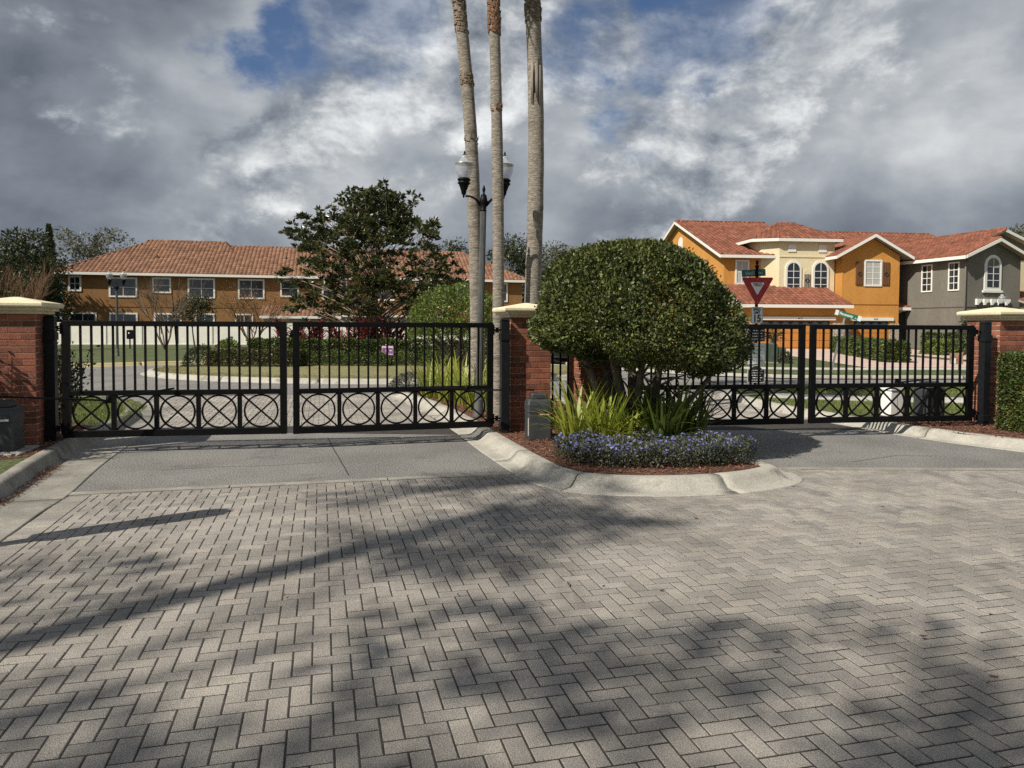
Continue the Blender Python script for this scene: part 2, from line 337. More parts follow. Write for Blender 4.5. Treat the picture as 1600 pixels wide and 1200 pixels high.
# ---- kerbs: a profile swept along the gutter line, cut into sections by joints
PROF_ISL = [(0.0, -0.03), (0.0, 0.005), (0.02, 0.007), (0.15, 0.010), (0.19, 0.024), (0.25, 0.078), (0.275, 0.108), (0.30, 0.120), (0.33, 0.124), (0.42, 0.122), (0.44, 0.116), (0.445, 0.03)]
PROF_L = [(0.0, -0.03), (0.0, 0.006), (0.02, 0.008), (0.50, 0.004), (0.53, 0.02), (0.565, 0.11), (0.585, 0.140), (0.62, 0.152), (0.70, 0.150), (0.72, 0.138), (0.725, 0.03)]
PROF_R = [(0.0, -0.03), (0.0, 0.006), (0.02, 0.008), (0.14, 0.006), (0.16, 0.02), (0.20, 0.08), (0.23, 0.115), (0.27, 0.130), (0.36, 0.132), (0.385, 0.12), (0.39, 0.03)]
def sweep_kerb(root, path, prof, side, m, joint=2.4, closed=False, skip=0):
    pts = [Vector((p.x, p.y)) for p in spline([(*q, 0) for q in path], 0.14, closed)]
    n = len(pts); rows = []; s = 0.0; cum = []
    for i in range(n):
        a = pts[(i - 1) % n] if closed else pts[max(0, i - 1)]; b = pts[(i + 1) % n] if closed else pts[min(n - 1, i + 1)]
        t = (b - a).normalized(); nn = Vector((-t.y, t.x)) * side
        rows.append((pts[i], nn)); cum.append(s); s += (pts[(i + 1) % n] - pts[i]).length if (closed or i < n - 1) else 0
    cuts = [0]; last = 0
    for i in range(1, n):
        if cum[i] - last > joint: cuts.append(i); last = cum[i]
    if n - 1 - cuts[-1] < 4: cuts[-1] = n - 1
    else: cuts.append(n - 1)
    secs = list(zip(cuts[:-1], cuts[1:]))
    if closed: secs.append((cuts[-1], n))
    k = len(prof)
    for (i0, i1) in secs:
        mb = MB(); vs = []; idx = [j % n for j in range(i0, i1 + 1)]
        for q, j in enumerate(idx):
            p, nn = rows[j]; sh = 0.0
            if q == 0 or q == len(idx) - 1:           # leave an open joint of about 8 mm
                o = rows[idx[1]][0] if q == 0 else rows[idx[-2]][0]; p = p + (o - p).normalized() * 0.009
            wob = 0.002 * math.sin(j * 0.37) + 0.0012 * math.sin(j * 1.3)
            for d, z in prof: vs.append((p.x + nn.x * (d + (wob if d > .2 else 0)), p.y + nn.y * (d + (wob if d > .2 else 0)), z + (wob * .5 if z > .05 else 0)))
        fs = []
        for q in range(len(idx) - 1):
            for e in range(k - 1):
                f = (q * k + e, q * k + e + 1, (q + 1) * k + e + 1, (q + 1) * k + e); fs.append(f if side < 0 else f[::-1])
        fs.append(tuple(range(k))); fs.append(tuple((len(idx) - 1) * k + e for e in range(k - 1, -1, -1)))
        mb.add(vs, fs, True); o = mb.build('kerb_section', m, root)
        o.data.polygons[-1].use_smooth = False; o.data.polygons[-2].use_smooth = False
    return rows
def kerb_root(name): return structure(link(name, None))
def offset_poly(rows, d): return [(p.x + nn.x * d, p.y + nn.y * d) for p, nn in rows]
kr = kerb_root('median_kerb'); rI = sweep_kerb(kr, ISL, PROF_ISL, 1, m_conc, 1.7, True)
kr = kerb_root('left_kerb'); rL = sweep_kerb(kr, LEFT_GUT, PROF_L, 1, m_conc_g, 2.1)
kr = kerb_root('right_kerb'); rR = sweep_kerb(kr, RIGHT_GUT, PROF_R, -1, m_conc, 2.6)
kr = kerb_root('roundabout_kerb'); rC = sweep_kerb(kr, CEN, PROF_R, 1, m_conc, 3.0, True)
kr = kerb_root('far_left_kerb'); rFL = sweep_kerb(kr, FAR_L, PROF_R, 1, m_yellow, 3.0)
kr = kerb_root('far_right_kerb'); rFR = sweep_kerb(kr, FAR_R, PROF_R, -1, m_conc, 3.0)
def sheet(name, poly, z, m, crown=0.0, kind='structure'):
    mb = MB()
    if not crown: mb.add([(p[0], p[1], z) for p in poly], [tuple(range(len(poly)))])
    else:
        n = len(poly); cx = sum(p[0] for p in poly) / n; cy = sum(p[1] for p in poly) / n; vs = []; fs = []
        for k, (f, h) in enumerate(((1, 0), (.85, .5), (.6, .85), (.3, 1))):
            vs += [(cx + (p[0] - cx) * f, cy + (p[1] - cy) * f, z + crown * h) for p in poly]
            if k: fs += [((k - 1) * n + i, (k - 1) * n + (i + 1) % n, k * n + (i + 1) % n, k * n + i) for i in range(n)]
        fs.append(tuple(3 * n + i for i in range(n))); mb.add(vs, fs, True)
    o = mb.build(name, m); o['kind'] = kind; return o
isl_in = offset_poly(rI, 0.43)
cen_in = offset_poly(rC, 0.375)
sheet('median_bed', isl_in[::2], 0.112, m_mulch)
sheet('roundabout_lawn', cen_in[::3], 0.118, m_lawn_dry, 0.10)
lp = offset_poly(rL, 0.715); lawnL = lp[::4] + [(-60, 18.4), (-60, -1.6)]
sheet('left_lawn', lawnL, 0.125, m_lawn)
rp = offset_poly(rR, 0.38); lawnR = rp[::4] + [(34, 22), (34, 9)]
sheet('right_lawn', lawnR, 0.118, m_lawn)
fl = offset_poly(rFL, 0.38); lawnFL = fl[::4] + [(3, 58), (-70, 58), (-70, 20)]
sheet('far_left_lawn', lawnFL, 0.118, m_lawn)
fr = offset_poly(rFR, 0.38); lawnFR = fr[::4] + [(60, 29), (60, 70), (2, 70)]
sheet('far_right_lawn', lawnFR, 0.118, m_lawn)

# ---- sidewalk slabs and drives beyond the right gate
def slab_walk(name, path, w, z, m, slab=1.5):
    root = structure(link(name, None)); pts = [Vector((p.x, p.y)) for p in spline([(*q, 0) for q in path], slab)]
    for a, b in zip(pts[:-1], pts[1:]):
        t = (b - a).normalized(); nn = Vector((-t.y, t.x)) * w / 2; a2 = a + t * 0.008; b2 = b - t * 0.008
        MB().prism([tuple(a2 - nn), tuple(b2 - nn), tuple(b2 + nn), tuple(a2 + nn)], 0.05, z).build('slab', m, root)
slab_walk('near_sidewalk', [(5.75, 16.3), (7.5, 15.6), (10, 15.3), (14, 15.8), (20, 16.5)], 1.1, 0.13, m_walk)
slab_walk('far_sidewalk', [(5.2, 29.5), (7.5, 27.3), (10.5, 26.6), (15, 26.9), (22, 27.8), (34, 29.8)], 1.25, 0.13, m_walk)
sheet('driveway_orange', [(13.2, 27.35), (19.6, 28.1), (21.3, 50.0), (15.6, 49.4)], 0.134, m_pink)
sheet('driveway_grey', [(20.6, 28.3), (25.4, 28.9), (27.2, 50.2), (22.6, 49.4)], 0.134, m_pink)

# ---- paver paving: every stone is its own piece, the nearest 300 singly
GUT_N = Vector((E1.x, E1.y))
def clip(poly, a, n):                       # keep the side where (p-a).n >= 0
    o = []
    for i in range(len(poly)):
        p, q = poly[i], poly[(i + 1) % len(poly)]
        dp = (p[0] - a[0]) * n[0] + (p[1] - a[1]) * n[1]; dq = (q[0] - a[0]) * n[0] + (q[1] - a[1]) * n[1]
        if dp >= 0: o.append(p)
        if (dp >= 0) != (dq >= 0):
            t = dp / (dp - dq); o.append((p[0] + (q[0] - p[0]) * t, p[1] + (q[1] - p[1]) * t))
    return o
def area(p): return abs(sum(p[i][0] * p[(i + 1) % len(p)][1] - p[(i + 1) % len(p)][0] * p[i][1] for i in range(len(p)))) / 2
GH, GV = 1.2, 1.0                         # joints running across the drive are a little wider
def stone(mb, poly, z, gap=0.0037, ch=0.0034):
    n = len(poly); cx = sum(p[0] for p in poly) / n; cy = sum(p[1] for p in poly) / n
    def shrink(d):
        o = []
        for i in range(n):
            a, b, c = Vector(poly[i - 1]), Vector(poly[i]), Vector(poly[(i + 1) % n])
            e1 = (b - a).normalized(); e2 = (c - b).normalized(); n1 = Vector((-e1.y, e1.x)); n2 = Vector((-e2.y, e2.x))
            d1 = d * (GH if abs(e1.x) > abs(e1.y) else GV); d2 = d * (GH if abs(e2.x) > abs(e2.y) else GV); det = n1.x * n2.y - n1.y * n2.x
            o.append(b + (Vector(((d1 * n2.y - d2 * n1.y) / det, (n1.x * d2 - n2.x * d1) / det)) if abs(det) > .05 else n1 * d1))
        return o
    A = shrink(gap); Bp = shrink(gap + ch)
    tx, ty = random.gauss(0, 0.003), random.gauss(0, 0.003)
    vs = [(p.x, p.y, -0.03) for p in A] + [(p.x, p.y, z - ch + tx * (p.x - cx) + ty * (p.y - cy)) for p in A] + [(p.x, p.y, z + tx * (p.x - cx) + ty * (p.y - cy)) for p in Bp]
    fs = [tuple(2 * n + i for i in range(n))]
    for k in range(2): fs += [(k * n + i, k * n + (i + 1) % n, (k + 1) * n + (i + 1) % n, (k + 1) * n + i) for i in range(n)]
    mb.add(vs, fs)
def herring(org, xr, yr, planes, u=0.092):
    out_ = []
    for i in range(int(xr[0] / u), int(xr[1] / u)):
        for j in range(int(yr[0] / u), int(yr[1] / u)):
            r = (i - j) % 4
            if r == 0: q = [(i, j), (i + 2, j), (i + 2, j + 1), (i, j + 1)]
            elif r == 3: q = [(i, j), (i + 1, j), (i + 1, j + 2), (i, j + 2)]
            else: continue
            P = [(org.x + E1.x * a * u + E2.x * b * u, org.y + E1.y * a * u + E2.y * b * u) for a, b in q]
            for a, n in planes:
                P = clip(P, a, n)
                if len(P) < 3: break
            if len(P) >= 3 and area(P) > 0.0006: out_.append(P)
    return out_
band_dir = (B1 - B0).normalized(); band_n = Vector((band_dir.y, -band_dir.x))
gut_a = Vector((-4.28, 7.10)); gdir = (Vector((-3.84, 5.48)) - gut_a).normalized(); gut_n = Vector((-gdir.y, gdir.x))
if gut_n.x < 0: gut_n = -gut_n
SOL = 0.215
planes = [(B0 + band_n * 0.13, band_n), (gut_a + gut_n * SOL, gut_n), (Vector((0, -1.2)), Vector((0, 1))), (Vector((9.5, 0)), Vector((-1, 0))), (Vector((0, 8.42)), Vector((0, -1)))]
ST = herring(Vector((0.03, 0.05)), (-8, 14), (-6, 12), planes)
isl_out = [(p.x + nn.x * 0.06, p.y + nn.y * 0.06) for p, nn in rI]
cen = np.array([(sum(p[0] for p in P) / len(P), sum(p[1] for p in P) / len(P)) for P in ST])
keep = ~inside(cen, isl_out); ST = [P for P, k in zip(ST, keep) if k]; cen = cen[keep]
s = 0.0
while s < 9.2:                               # soldier course beside the gutter
    a = gut_a + gdir * s; b = gut_a + gdir * (s + 0.1)
    P = [tuple(a), tuple(b), tuple(b + gut_n * SOL), tuple(a + gut_n * SOL)]
    if area(P) and (Vector(P[0]) - Vector(P[1])).cross(Vector(P[2]) - Vector(P[1])) > 0: P = P[::-1]
    P = clip(P, B0 + band_n * 0.13, band_n)
    if len(P) >= 3: ST.append(P); cen = np.vstack([cen, [np.mean([p[0] for p in P]), np.mean([p[1] for p in P])]])
    s += 0.1
paving = structure(link('paver_paving', None))
bedpoly = [(-4.5, 7.2), (0.2, 8.3), (3.2, 8.5), (9.6, 8.5), (9.6, -1.3), (-1.2, -1.3)]
sheet('paver_bed', bedpoly, -0.0035, m_bed)
depth = cen[:, 1]; vis = (depth > 2.55) & (np.abs(cen[:, 0]) < depth * 0.71)
order = np.argsort(np.where(vis, depth, 99)); singles = set(order[:300].tolist())
rest = MB()
for i, P in enumerate(ST):
    z = max(-0.0008, random.gauss(0, 0.0010))
    if i in singles:
        mb = MB(); c = Vector((cen[i][0], cen[i][1], 0)); stone(mb, [(p[0] - c.x, p[1] - c.y) for p in P], z); mb.build('paver', m_paver, paving, loc=c)
    else: stone(rest, P, z)
rest.build('pavers', m_paver_far, paving, kind='stuff')
# second paved strip, beyond the gates
paving2 = structure(link('inner_paving', None)); inner = MB()
c0 = Vector((-3.2, 14.0))
pl2 = [(Vector((-5.0, 11.6)), Vector((-0.13, 1)).normalized()), (Vector((-5.16, 16.9)), Vector((0.14, -1)).normalized())]
ST2 = herring(c0, (-6, 9), (-4, 6), pl2)
lp0 = [tuple(p) for p in offset_poly(rL, 0.02)]; polyLane = [(-5.7, 11.2), (-0.8, 11.0), (-1.42, 13.1), (-2.15, 15.1), (-2.97, 17.1), (-7.6, 17.0), (-7.5, 15.0), (-6.3, 13.5), (-5.7, 12)]
polyLane2 = [(2.0, 11.6), (5.7, 11.7), (5.35, 12.8), (4.95, 14.3), (4.75, 16.2), (4.9, 17.6), (0.9, 17.0), (1.1, 16.0), (1.55, 14.0), (1.85, 12)]
c2 = np.array([(np.mean([p[0] for p in P]), np.mean([p[1] for p in P])) for P in ST2])
k2 = inside(c2, polyLane) | inside(c2, polyLane2)
for P, k in zip(ST2, k2):
    if k: stone(inner, P, random.gauss(0.014, 0.0012))
inner.build('pavers', m_paver_far, paving2, kind='stuff')
sheet('inner_paver_bed', polyLane, 0.005, m_bed); sheet('inner_paver_bed_exit', polyLane2, 0.005, m_bed)
# concrete band in front of the asphalt
bandr = structure(link('concrete_band', None))
for a, b in ((B0, B0.lerp(B1, .33)), (B0.lerp(B1, .333), B0.lerp(B1, .69)), (B0.lerp(B1, .693), B1 + band_dir * .1)):
    MB().prism([tuple(a), tuple(a + band_n * 0.125), tuple(b + band_n * 0.125), tuple(b)], -0.03, 0.006).build('band_section', m_conc_g, bandr)
for x0, x1 in ((2.75, 5.2), (5.21, 7.6), (7.61, 9.6)):
    MB().prism([(x0, 8.42), (x1, 8.42), (x1, 8.56), (x0, 8.56)], -0.03, 0.006).build('band_section', m_conc_g, bandr)

# tar seams in the asphalt apron
seams = structure(link('asphalt_seam', None)); m_tar = mat('tar', (.03, .03, .03), .7)
def seam(pts, w=.012):
    P = [G(u, v) for u, v in pts]; mb = MB()
    for a, b in zip(P[:-1], P[1:]):
        t_ = (b - a).normalized(); nn = Vector((-t_.y, t_.x, 0)) * w / 2; mb.add([(a - nn) + Vector((0, 0, .004)), (b - nn) + Vector((0, 0, .004)), (b + nn) + Vector((0, 0, .004)), (a + nn) + Vector((0, 0, .004))], [(0, 1, 2, 3)])
    mb.build('seam', m_tar, seams)
seam([(512, 684), (520, 700), (532, 720), (545, 743)]); seam([(250, 735), (330, 730), (420, 728), (505, 722)], .008); seam([(1330, 722), (1400, 712), (1480, 713)], .008)
# ------------------------------------------------------------------ gate leaves
LW, LH = 2.72, 1.48
def gate_parts():
    P = []; st = 0.085; D2 = 0.03
    P.append(('stile', MB().box(0, st, -D2, D2, 0, LH, ch=0.006))); P.append(('stile', MB().box(LW - st, LW, -D2, D2, 0, LH, ch=0.006)))
    P.append(('top_rail', MB().box(st, LW - st, -0.028, 0.028, LH - 0.07, LH - 0.002, ch=0.005)))
    P.append(('middle_rail', MB().box(st, LW - st, -0.028, 0.028, 0.53, 0.595, ch=0.005)))
    P.append(('bottom_rail', MB().box(st, LW - st, -0.028, 0.028, 0.002, 0.088, ch=0.005)))
    iw = LW - 2 * st; pw = iw / 5
    for k in range(1, 5): P.append(('divider', MB().box(st + pw * k - 0.026, st + pw * k + 0.026, -0.024, 0.024, 0.088, 0.53)))
    for k in range(5):
        x0 = st + pw * k + (0.026 if k else 0); x1 = st + pw * (k + 1) - (0.026 if k < 4 else 0); cx = (x0 + x1) / 2; w2 = (x1 - x0) / 2
        P.append(('ring', MB().ring((cx, 0, 0.309), 0.209, 0.022)))
        P.append(('cross_bar', MB().bar((x0, 0.003, 0.088), (x1, 0.003, 0.53), 0.022, 0.02)))
        P.append(('cross_bar', MB().bar((x0, -0.003, 0.53), (x1, -0.003, 0.088), 0.022, 0.02)))
    n = 19; sp = iw / (n + 1)
    for k in range(n): P.append(('picket', MB().box(-0.0125, 0.0125, -0.0125, 0.0125, 0.595, LH - 0.07), st + sp * (k + 1)))
    return P
GP = [(p[0], p[1].mesh(p[0], m_black), p[2] if len(p) > 2 else 0.0) for p in gate_parts()]
pk = next(me for n, me, x in GP if n == 'picket')
def gate_leaf(a, b, label, hinge_at_a, z=0.2):
    a = Vector(a); b = Vector(b); d = b - a; rz = math.atan2(d.y, d.x)
    t = thing('gate_leaf', label, 'gate', (a.x, a.y, z), rz, 'black drive gate leaves')
    for n, me, x in GP: link(n, pk if n == 'picket' else me, t, (x, 0, 0))
    s = 1 if hinge_at_a else -1; hx = 0 if hinge_at_a else LW
    for hz in (1.38, 0.12):
        MB().box(min(0, -s * 0.012), max(0, -s * 0.012), -0.045, 0.045, -0.07, 0.07).tube([(0, 0, 0), (-s * 0.13, 0, 0)], 0.012, 8).lathe([(0.028, -0.035), (0.03, -0.02), (0.016, -0.015), (0.016, 0.015), (0.03, 0.02), (0.028, 0.035)], 10, Matrix.Translation((-s * 0.06, 0, 0))).build('hinge', m_black, t, loc=(hx, 0, hz))
    return t
gate_leaf((-5.65, 9.24), (-2.95, 9.69), 'black gate leaf hinged at the left column, lawn showing through its rings', True)
gate_leaf((-2.88, 9.66), (-0.29, 10.42), 'black gate leaf left of the middle brick column, purple yard sign behind it', False)
gate_leaf((1.66, 10.46), (4.33, 10.92), 'black gate leaf half hidden by the clipped tree and strap leaves', True)
gate_leaf((4.45, 10.98), (7.16, 11.40), 'black gate leaf at far right, white utility pedestal behind its rings', False)

# ------------------------------------------------------------------ gate posts
def gate_post(x, y, label, h=1.72, w=0.115):
    t = thing('gate_post', label, 'post', (x, y, 0.0), TH, 'steel gate posts')
    MB().box(-w / 2, w / 2, -w / 2, w / 2, 0, h, ch=0.008).build('shaft', m_post, t)
    MB().prism([(-w / 2 - .006, -w / 2 - .006), (w / 2 + .006, -w / 2 - .006), (w / 2 + .006, w / 2 + .006), (-w / 2 - .006, w / 2 + .006)], h, h + 0.03, top_in=0.3).build('cap', m_post, t)
    for z in (1.48, 0.24): MB().box(-w / 2 - .012, w / 2 + .012, -w / 2 - .012, w / 2 + .012, z - 0.05, z + 0.05, ch=.004).build('hinge_clamp', m_post, t)
gate_post(-5.93, 9.46, 'steel gate post on the shaded side of the left brick column')
gate_post(-0.105, 10.47, 'dark steel gate post against the middle brick column')
gate_post(1.50, 10.56, 'steel gate post behind the clipped tree at its brick column')
gate_post(7.34, 11.42, 'dark steel gate post against the right brick column')

# ------------------------------------------------------------------ brick columns
BR = {}
def brick_mesh(l, d, h):
    k = (round(l, 3), round(d, 3), round(h, 3))
    if k not in BR: BR[k] = MB().box(-l / 2, l / 2, -d / 2, d / 2, -h / 2, h / 2, ch=0.004).mesh('brick', m_brick)
    return BR[k]
CW = 0.61
def brick_column(x, y, label, rz=TH):
    """x, y: front left corner"""
    c = Vector((x, y)) + Vector((math.cos(rz), math.sin(rz))) * CW / 2 + Vector((-math.sin(rz), math.cos(rz))) * CW / 2
    t = thing('brick_column', label, 'column', (c.x, c.y, 0), rz, 'brick gate columns')
    zb, course, n = 0.06, 0.081, 21; h = CW / 2; j = 0.0045
    MB().box(-h + .006, h - .006, -h + .006, h - .006, 0, zb + course * n).build('mortar_core', m_mortar, t)
    dp = 0.06
    for r in range(n):
        z = zb + course * (r + 0.5); bh = course - 2 * j
        fr = [0.1525, 0.305, 0.1525] if r % 2 else [0.305, 0.305]
        sd_ = [0.245, 0.245] if r % 2 else [0.1225, 0.245, 0.1225]
        for face in range(4):
            w = fr if face % 2 == 0 else sd_; tot = sum(w); xx = -tot / 2
            for l in w:
                q = face * math.pi / 2; px_ = xx + l / 2; py_ = -h + dp / 2 + random.uniform(-.0012, .0012)
                o = link('brick', brick_mesh(l - 2 * j, dp, bh), t, (px_ * math.cos(q) - py_ * math.sin(q), px_ * math.sin(q) + py_ * math.cos(q), z + random.uniform(-.001, .001)), q)
                xx += l
    zt = zb + course * n
    cap = MB(); 
    prof = [(h + .02, zt), (h + .025, zt + .035), (h + .06, zt + .04), (h + .062, zt + .075), (h + .10, zt + .082), (h + .108, zt + .10), (h + .108, zt + .128), (h + .095, zt + .142), (0.03, zt + .215)]
    vs = []; 
    for r_, z_ in prof: vs += [(-r_, -r_, z_), (r_, -r_, z_), (r_, r_, z_), (-r_, r_, z_)]
    fs = [(3, 2, 1, 0), tuple(4 * (len(prof) - 1) + i for i in range(4))]
    for k in range(len(prof) - 1): fs += [(4 * k + i, 4 * k + (i + 1) % 4, 4 * k + 4 + (i + 1) % 4, 4 * k + 4 + i) for i in range(4)]
    cap.add(vs, fs); cap.build('cap', m_cream, t); return t
fl_ = Vector((-5.93, 9.16)) - Vector((E1.x, E1.y)) * CW
brick_column(fl_.x, fl_.y, 'brick column with cream cap at the left edge beside the gate')
brick_column(-0.02, 10.56, 'brick column with cream cap left of the clipped tree')
brick_column(1.0, 10.72, 'brick column behind the clipped tree trunk, its cap hidden in leaves')
rc = brick_column(7.62, 11.50, 'brick column with cream cap at the right edge behind a hedge')
MB().box(-0.03, 0.03, -0.02, 0.02, -0.06, 0.06, ch=.004).build('sensor_box', m_black, rc, loc=(-CW / 2 - 0.02, -0.05, 0.86), rz=-math.pi / 2)

# short picket fence between the two middle columns
fp = thing('picket_fence', 'short run of black pickets between the two middle columns', 'fence', (0.56, 10.94, 0), TH)
for z in (0.30, 1.5): MB().box(0, 0.46, -.018, .018, z, z + .04).build('rail', m_black, fp)
for k in range(4): MB().box(-.0125, .0125, -.0125, .0125, 0.1, 1.66).lathe([(.0175, 1.66), (.019, 1.675), (.004, 1.74)], 6).build('picket', m_black, fp, loc=(0.05 + k * 0.12, 0, 0))

# ------------------------------------------------------------------ gate operators
def gate_operator(x, y, rz, label, arm, w=0.33, d=0.31, h=0.585, z=0.12, red=True):
    t = thing('gate_operator', label, 'gate operator', (x, y, z), rz)
    def rr(k, zz, f=0.0): return [(-w / 2 * k, -d / 2 * k + f, zz), (-w / 2 * k * .86, -d / 2 * k * 1.12 + f, zz), (w / 2 * k * .86, -d / 2 * k * 1.12 + f, zz), (w / 2 * k, -d / 2 * k + f, zz), (w / 2 * k, d / 2 * k, zz), (-w / 2 * k, d / 2 * k, zz)]
    rows = [rr(1.0, 0), rr(1.0, .05), rr(0.98, h * .62), rr(0.98, h * .63)]
    def loft(rows):
        vs = [p for r in rows for p in r]; n = 6; fs = [tuple(range(n - 1, -1, -1)), tuple((len(rows) - 1) * n + i for i in range(n))]
        for k in range(len(rows) - 1): fs += [(k * n + i, k * n + (i + 1) % n, (k + 1) * n + (i + 1) % n, (k + 1) * n + i) for i in range(n)]
        return MB().add(vs, fs)
    body = loft(rows).build('housing', m_plast, t)
    loft([rr(1.02, h * .635), rr(1.02, h * .80), rr(0.96, h * .88), rr(.86, h * .92), rr(.84, h * .925)]).build('hood', m_plast, t)
    loft([rr(.62, h * .925), rr(.66, h * .94), rr(.66, h * 1.02), rr(.6, h * 1.05)]).build('arm_cover', m_plast, t)
    if red:
        l = MB().box(-.02, .14, -d / 2 * 1.13 - .002, -d / 2 * 1.13, h * .56, h * .605).build('label_plate', m_red, t)
        for k in range(5): MB().box(.0 + k * .025, .016 + k * .025, -d / 2 * 1.13 - .0035, -d / 2 * 1.13 - .002, h * .575, h * .592).build('lettering', m_white, l)
        MB().box(-w / 2 * .985, -w / 2 * .93, -d / 2 * 1.09, -d / 2 * 1.075, .06, h * .5).build('reflector_strip', m_white, t)
    else: 
        l = MB().box(-.02, .12, -d / 2 * 1.13 - .002, -d / 2 * 1.13, h * .66, h * .70).build('label_plate', m_white, t)
    inv = Matrix.Rotation(-rz, 4, 'Z') @ Matrix.Translation((-x, -y, -z))
    A = [inv @ Vector(p) for p in arm]
    MB().bar(A[0], A[1], 0.035, 0.02).build('arm', m_black, t)
    MB().bar(A[1] + Vector((0, 0, .02)), A[2], 0.035, 0.02).build('arm', m_black, t)
    MB().lathe([(.03, -.03), (.03, .06), (.02, .065)], 10, Matrix.Translation(A[1])).build('arm_joint', m_black, t)
    return t
gate_operator(0.36, 9.93, TH - R(8), 'dark grey gate operator box beside the middle brick column', [(0.30, 9.93, 0.775), (-0.62, 10.08, 0.755), (-1.25, 10.10, 0.78)])
gate_operator(-5.98, 8.62, TH, 'dark grey gate operator box at the left edge on a concrete pad', [(-6.0, 8.6, 0.78), (-5.0, 9.10, 0.69), (-4.32, 9.40, 0.82)], red=False)
gate_operator(6.85, 12.05, TH + R(180), 'black gate operator box behind the gate at far right', [(6.8, 12.0, 0.80), (6.0, 11.45, 0.78), (5.9, 11.30, 0.80)], z=0.15, red=False)
pad = thing('concrete_pad', 'concrete pad under the gate operator at the left edge', 'pad', (-6.05, 8.60, 0), TH)
MB().box(-.42, .36, -.36, .3, 0.06, 0.155, ch=.012).build('pad', m_conc, pad)

# ------------------------------------------------------------------ white pedestal, transformer
m_pvc = mat('white_pvc', (0.78, 0.77, 0.74), 0.45)
t = thing('utility_pedestal', 'white utility pedestal with domed lid behind the right gate', 'pedestal', (6.55, 12.65, 0.1), R(20))
MB().box(-.13, .13, -.11, .11, 0, .44, ch=.012).build('base', m_pvc, t)
MB().box(-.145, .145, -.125, .125, .44, .56, ch=.03).build('lid', m_pvc, t)
MB().box(-.004, .004, -.1135, -.1105, .03, .42).build('door_seam', mat('seam', (.3, .3, .3), .8), t)
m_tgreen = mat('transformer_green', (0.07, 0.095, 0.065), 0.55, var=.15, bscale=6)
t = thing('transformer_box', 'green ground transformer on the lawn before the orange garage', 'transformer', D(1210, 555, 31).to_tuple()[:2] + (0.11,), R(5))
MB().box(-.42, -.02, -.35, .35, 0, .82, ch=.03).build('cabinet', m_tgreen, t); MB().box(0, .36, -.3, .3, 0, .68, ch=.03).build('cabinet', m_tgreen, t)
MB().box(-.5, .45, -.45, .45, -.02, .05).build('pad', m_conc, t)

# ------------------------------------------------------------------ lamp posts
m_glass = bpy.data.materials.new('acorn_glass'); m_glass.use_nodes = True
tg = m_glass.node_tree; tg.nodes.clear(); o_ = N('ShaderNodeOutputMaterial', tg); b1 = N('ShaderNodeBsdfTransparent', tg); b1.inputs[0].default_value = (.9, .92, .94, 1); b2 = N('ShaderNodeBsdfPrincipled', tg); b2.inputs['Base Color'].default_value = (.62, .64, .65, 1); b2.inputs['Roughness'].default_value = .15; b2.inputs['Coat Weight'].default_value = .6
wv = N('ShaderNodeTexWave', tg); wv.inputs['Scale'].default_value = 24; wv.bands_direction = 'Z'; tcg = N('ShaderNodeTexCoord', tg); Lk(tcg.outputs['Object'], wv.inputs[0], tg)
mg = N('ShaderNodeMixShader', tg); mg.inputs[0].default_value = .34; Lk(b1.outputs[0], mg.inputs[1], tg); Lk(b2.outputs[0], mg.inputs[2], tg); Lk(mg.outputs[0], o_.inputs[0], tg)
m_pole = mat('pole_grey', (0.075, 0.08, 0.078), 0.5, var=.15, bscale=10)
def acorn(t, x, z, k=0.86, y=0.0):
    T = Matrix.Translation((x, y, z)) @ Matrix.Scale(k, 4)
    f = MB().lathe([(.008, -.30), (.022, -.27), (.02, -.25), (.045, -.22), (.055, -.16), (.085, -.08), (.095, -.05), (.12, -.03), (.125, -.01), (.10, 0.0), (.11, .02), (.125, .035), (.125, .06), (.10, .075), (.09, .08)], 18, T).build('lamp_fitter', m_black, t)
    g_ = MB().lathe([(.10, .08), (.13, .12), (.16, .20), (.172, .28), (.17, .33), (.175, .335), (.15, .36), (.115, .40), (.08, .43), (.068, .47), (.058, .50), (.03, .515), (.01, .52)], 20, T).build('globe', m_glass, t)
    MB().lathe([(.165, .335), (.176, .34), (.176, .35), (.16, .352)], 20, T).build('band', mat('alu', (.5, .5, .5), .35, metal=1), g_)
    MB().lathe([(.03, .515), (.03, .535), (.012, .54), (.02, .56), (.012, .585), (.003, .60)], 10, T).build('finial', m_black, g_)
def lamp_twin(x, y, label, H=3.42, arm=0.33, lean=0.0, rz=0.0):
    t = thing('street_lamp', label, 'street lamp', (x, y, 0.1), rz); t.rotation_euler = (0, lean, rz)
    fl = MB()
    n = 16; vs = []
    for z, r in ((0, .062), (H, .05)):
        for k in range(2 * n): q = math.pi * k / n; rr = r * (1 if k % 2 else .9); vs.append((rr * math.cos(q), rr * math.sin(q), z))
    fl.add(vs, [(i, (i + 1) % (2 * n), 2 * n + (i + 1) % (2 * n), 2 * n + i) for i in range(2 * n)]); fl.build('shaft', m_pole, t)
    MB().lathe([(.10, 0), (.10, .04), (.08, .08), (.075, .3), (.068, .34)], 16).build('base', m_pole, t)
    MB().lathe([(.052, H), (.055, H + .02), (.045, H + .03), (.06, H + .12), (.07, H + .16), (.06, H + .2), (.045, H + .27), (.02, H + .28), (.016, H + .31), (.028, H + .35), (.02, H + .39), (.006, H + .43)], 14).build('hub', m_black, t)
    for s in (-1, 1):
        pts = [(s * .04, 0, H + .10), (s * .13, 0, H + .20), (s * .22, 0, H + .24), (s * (arm - .03), 0, H + .245)]
        MB().tube(pts, [.03, .02, .016, .02], 8).build('arm', m_black, t); acorn(t, s * arm, H + .47)
    return t
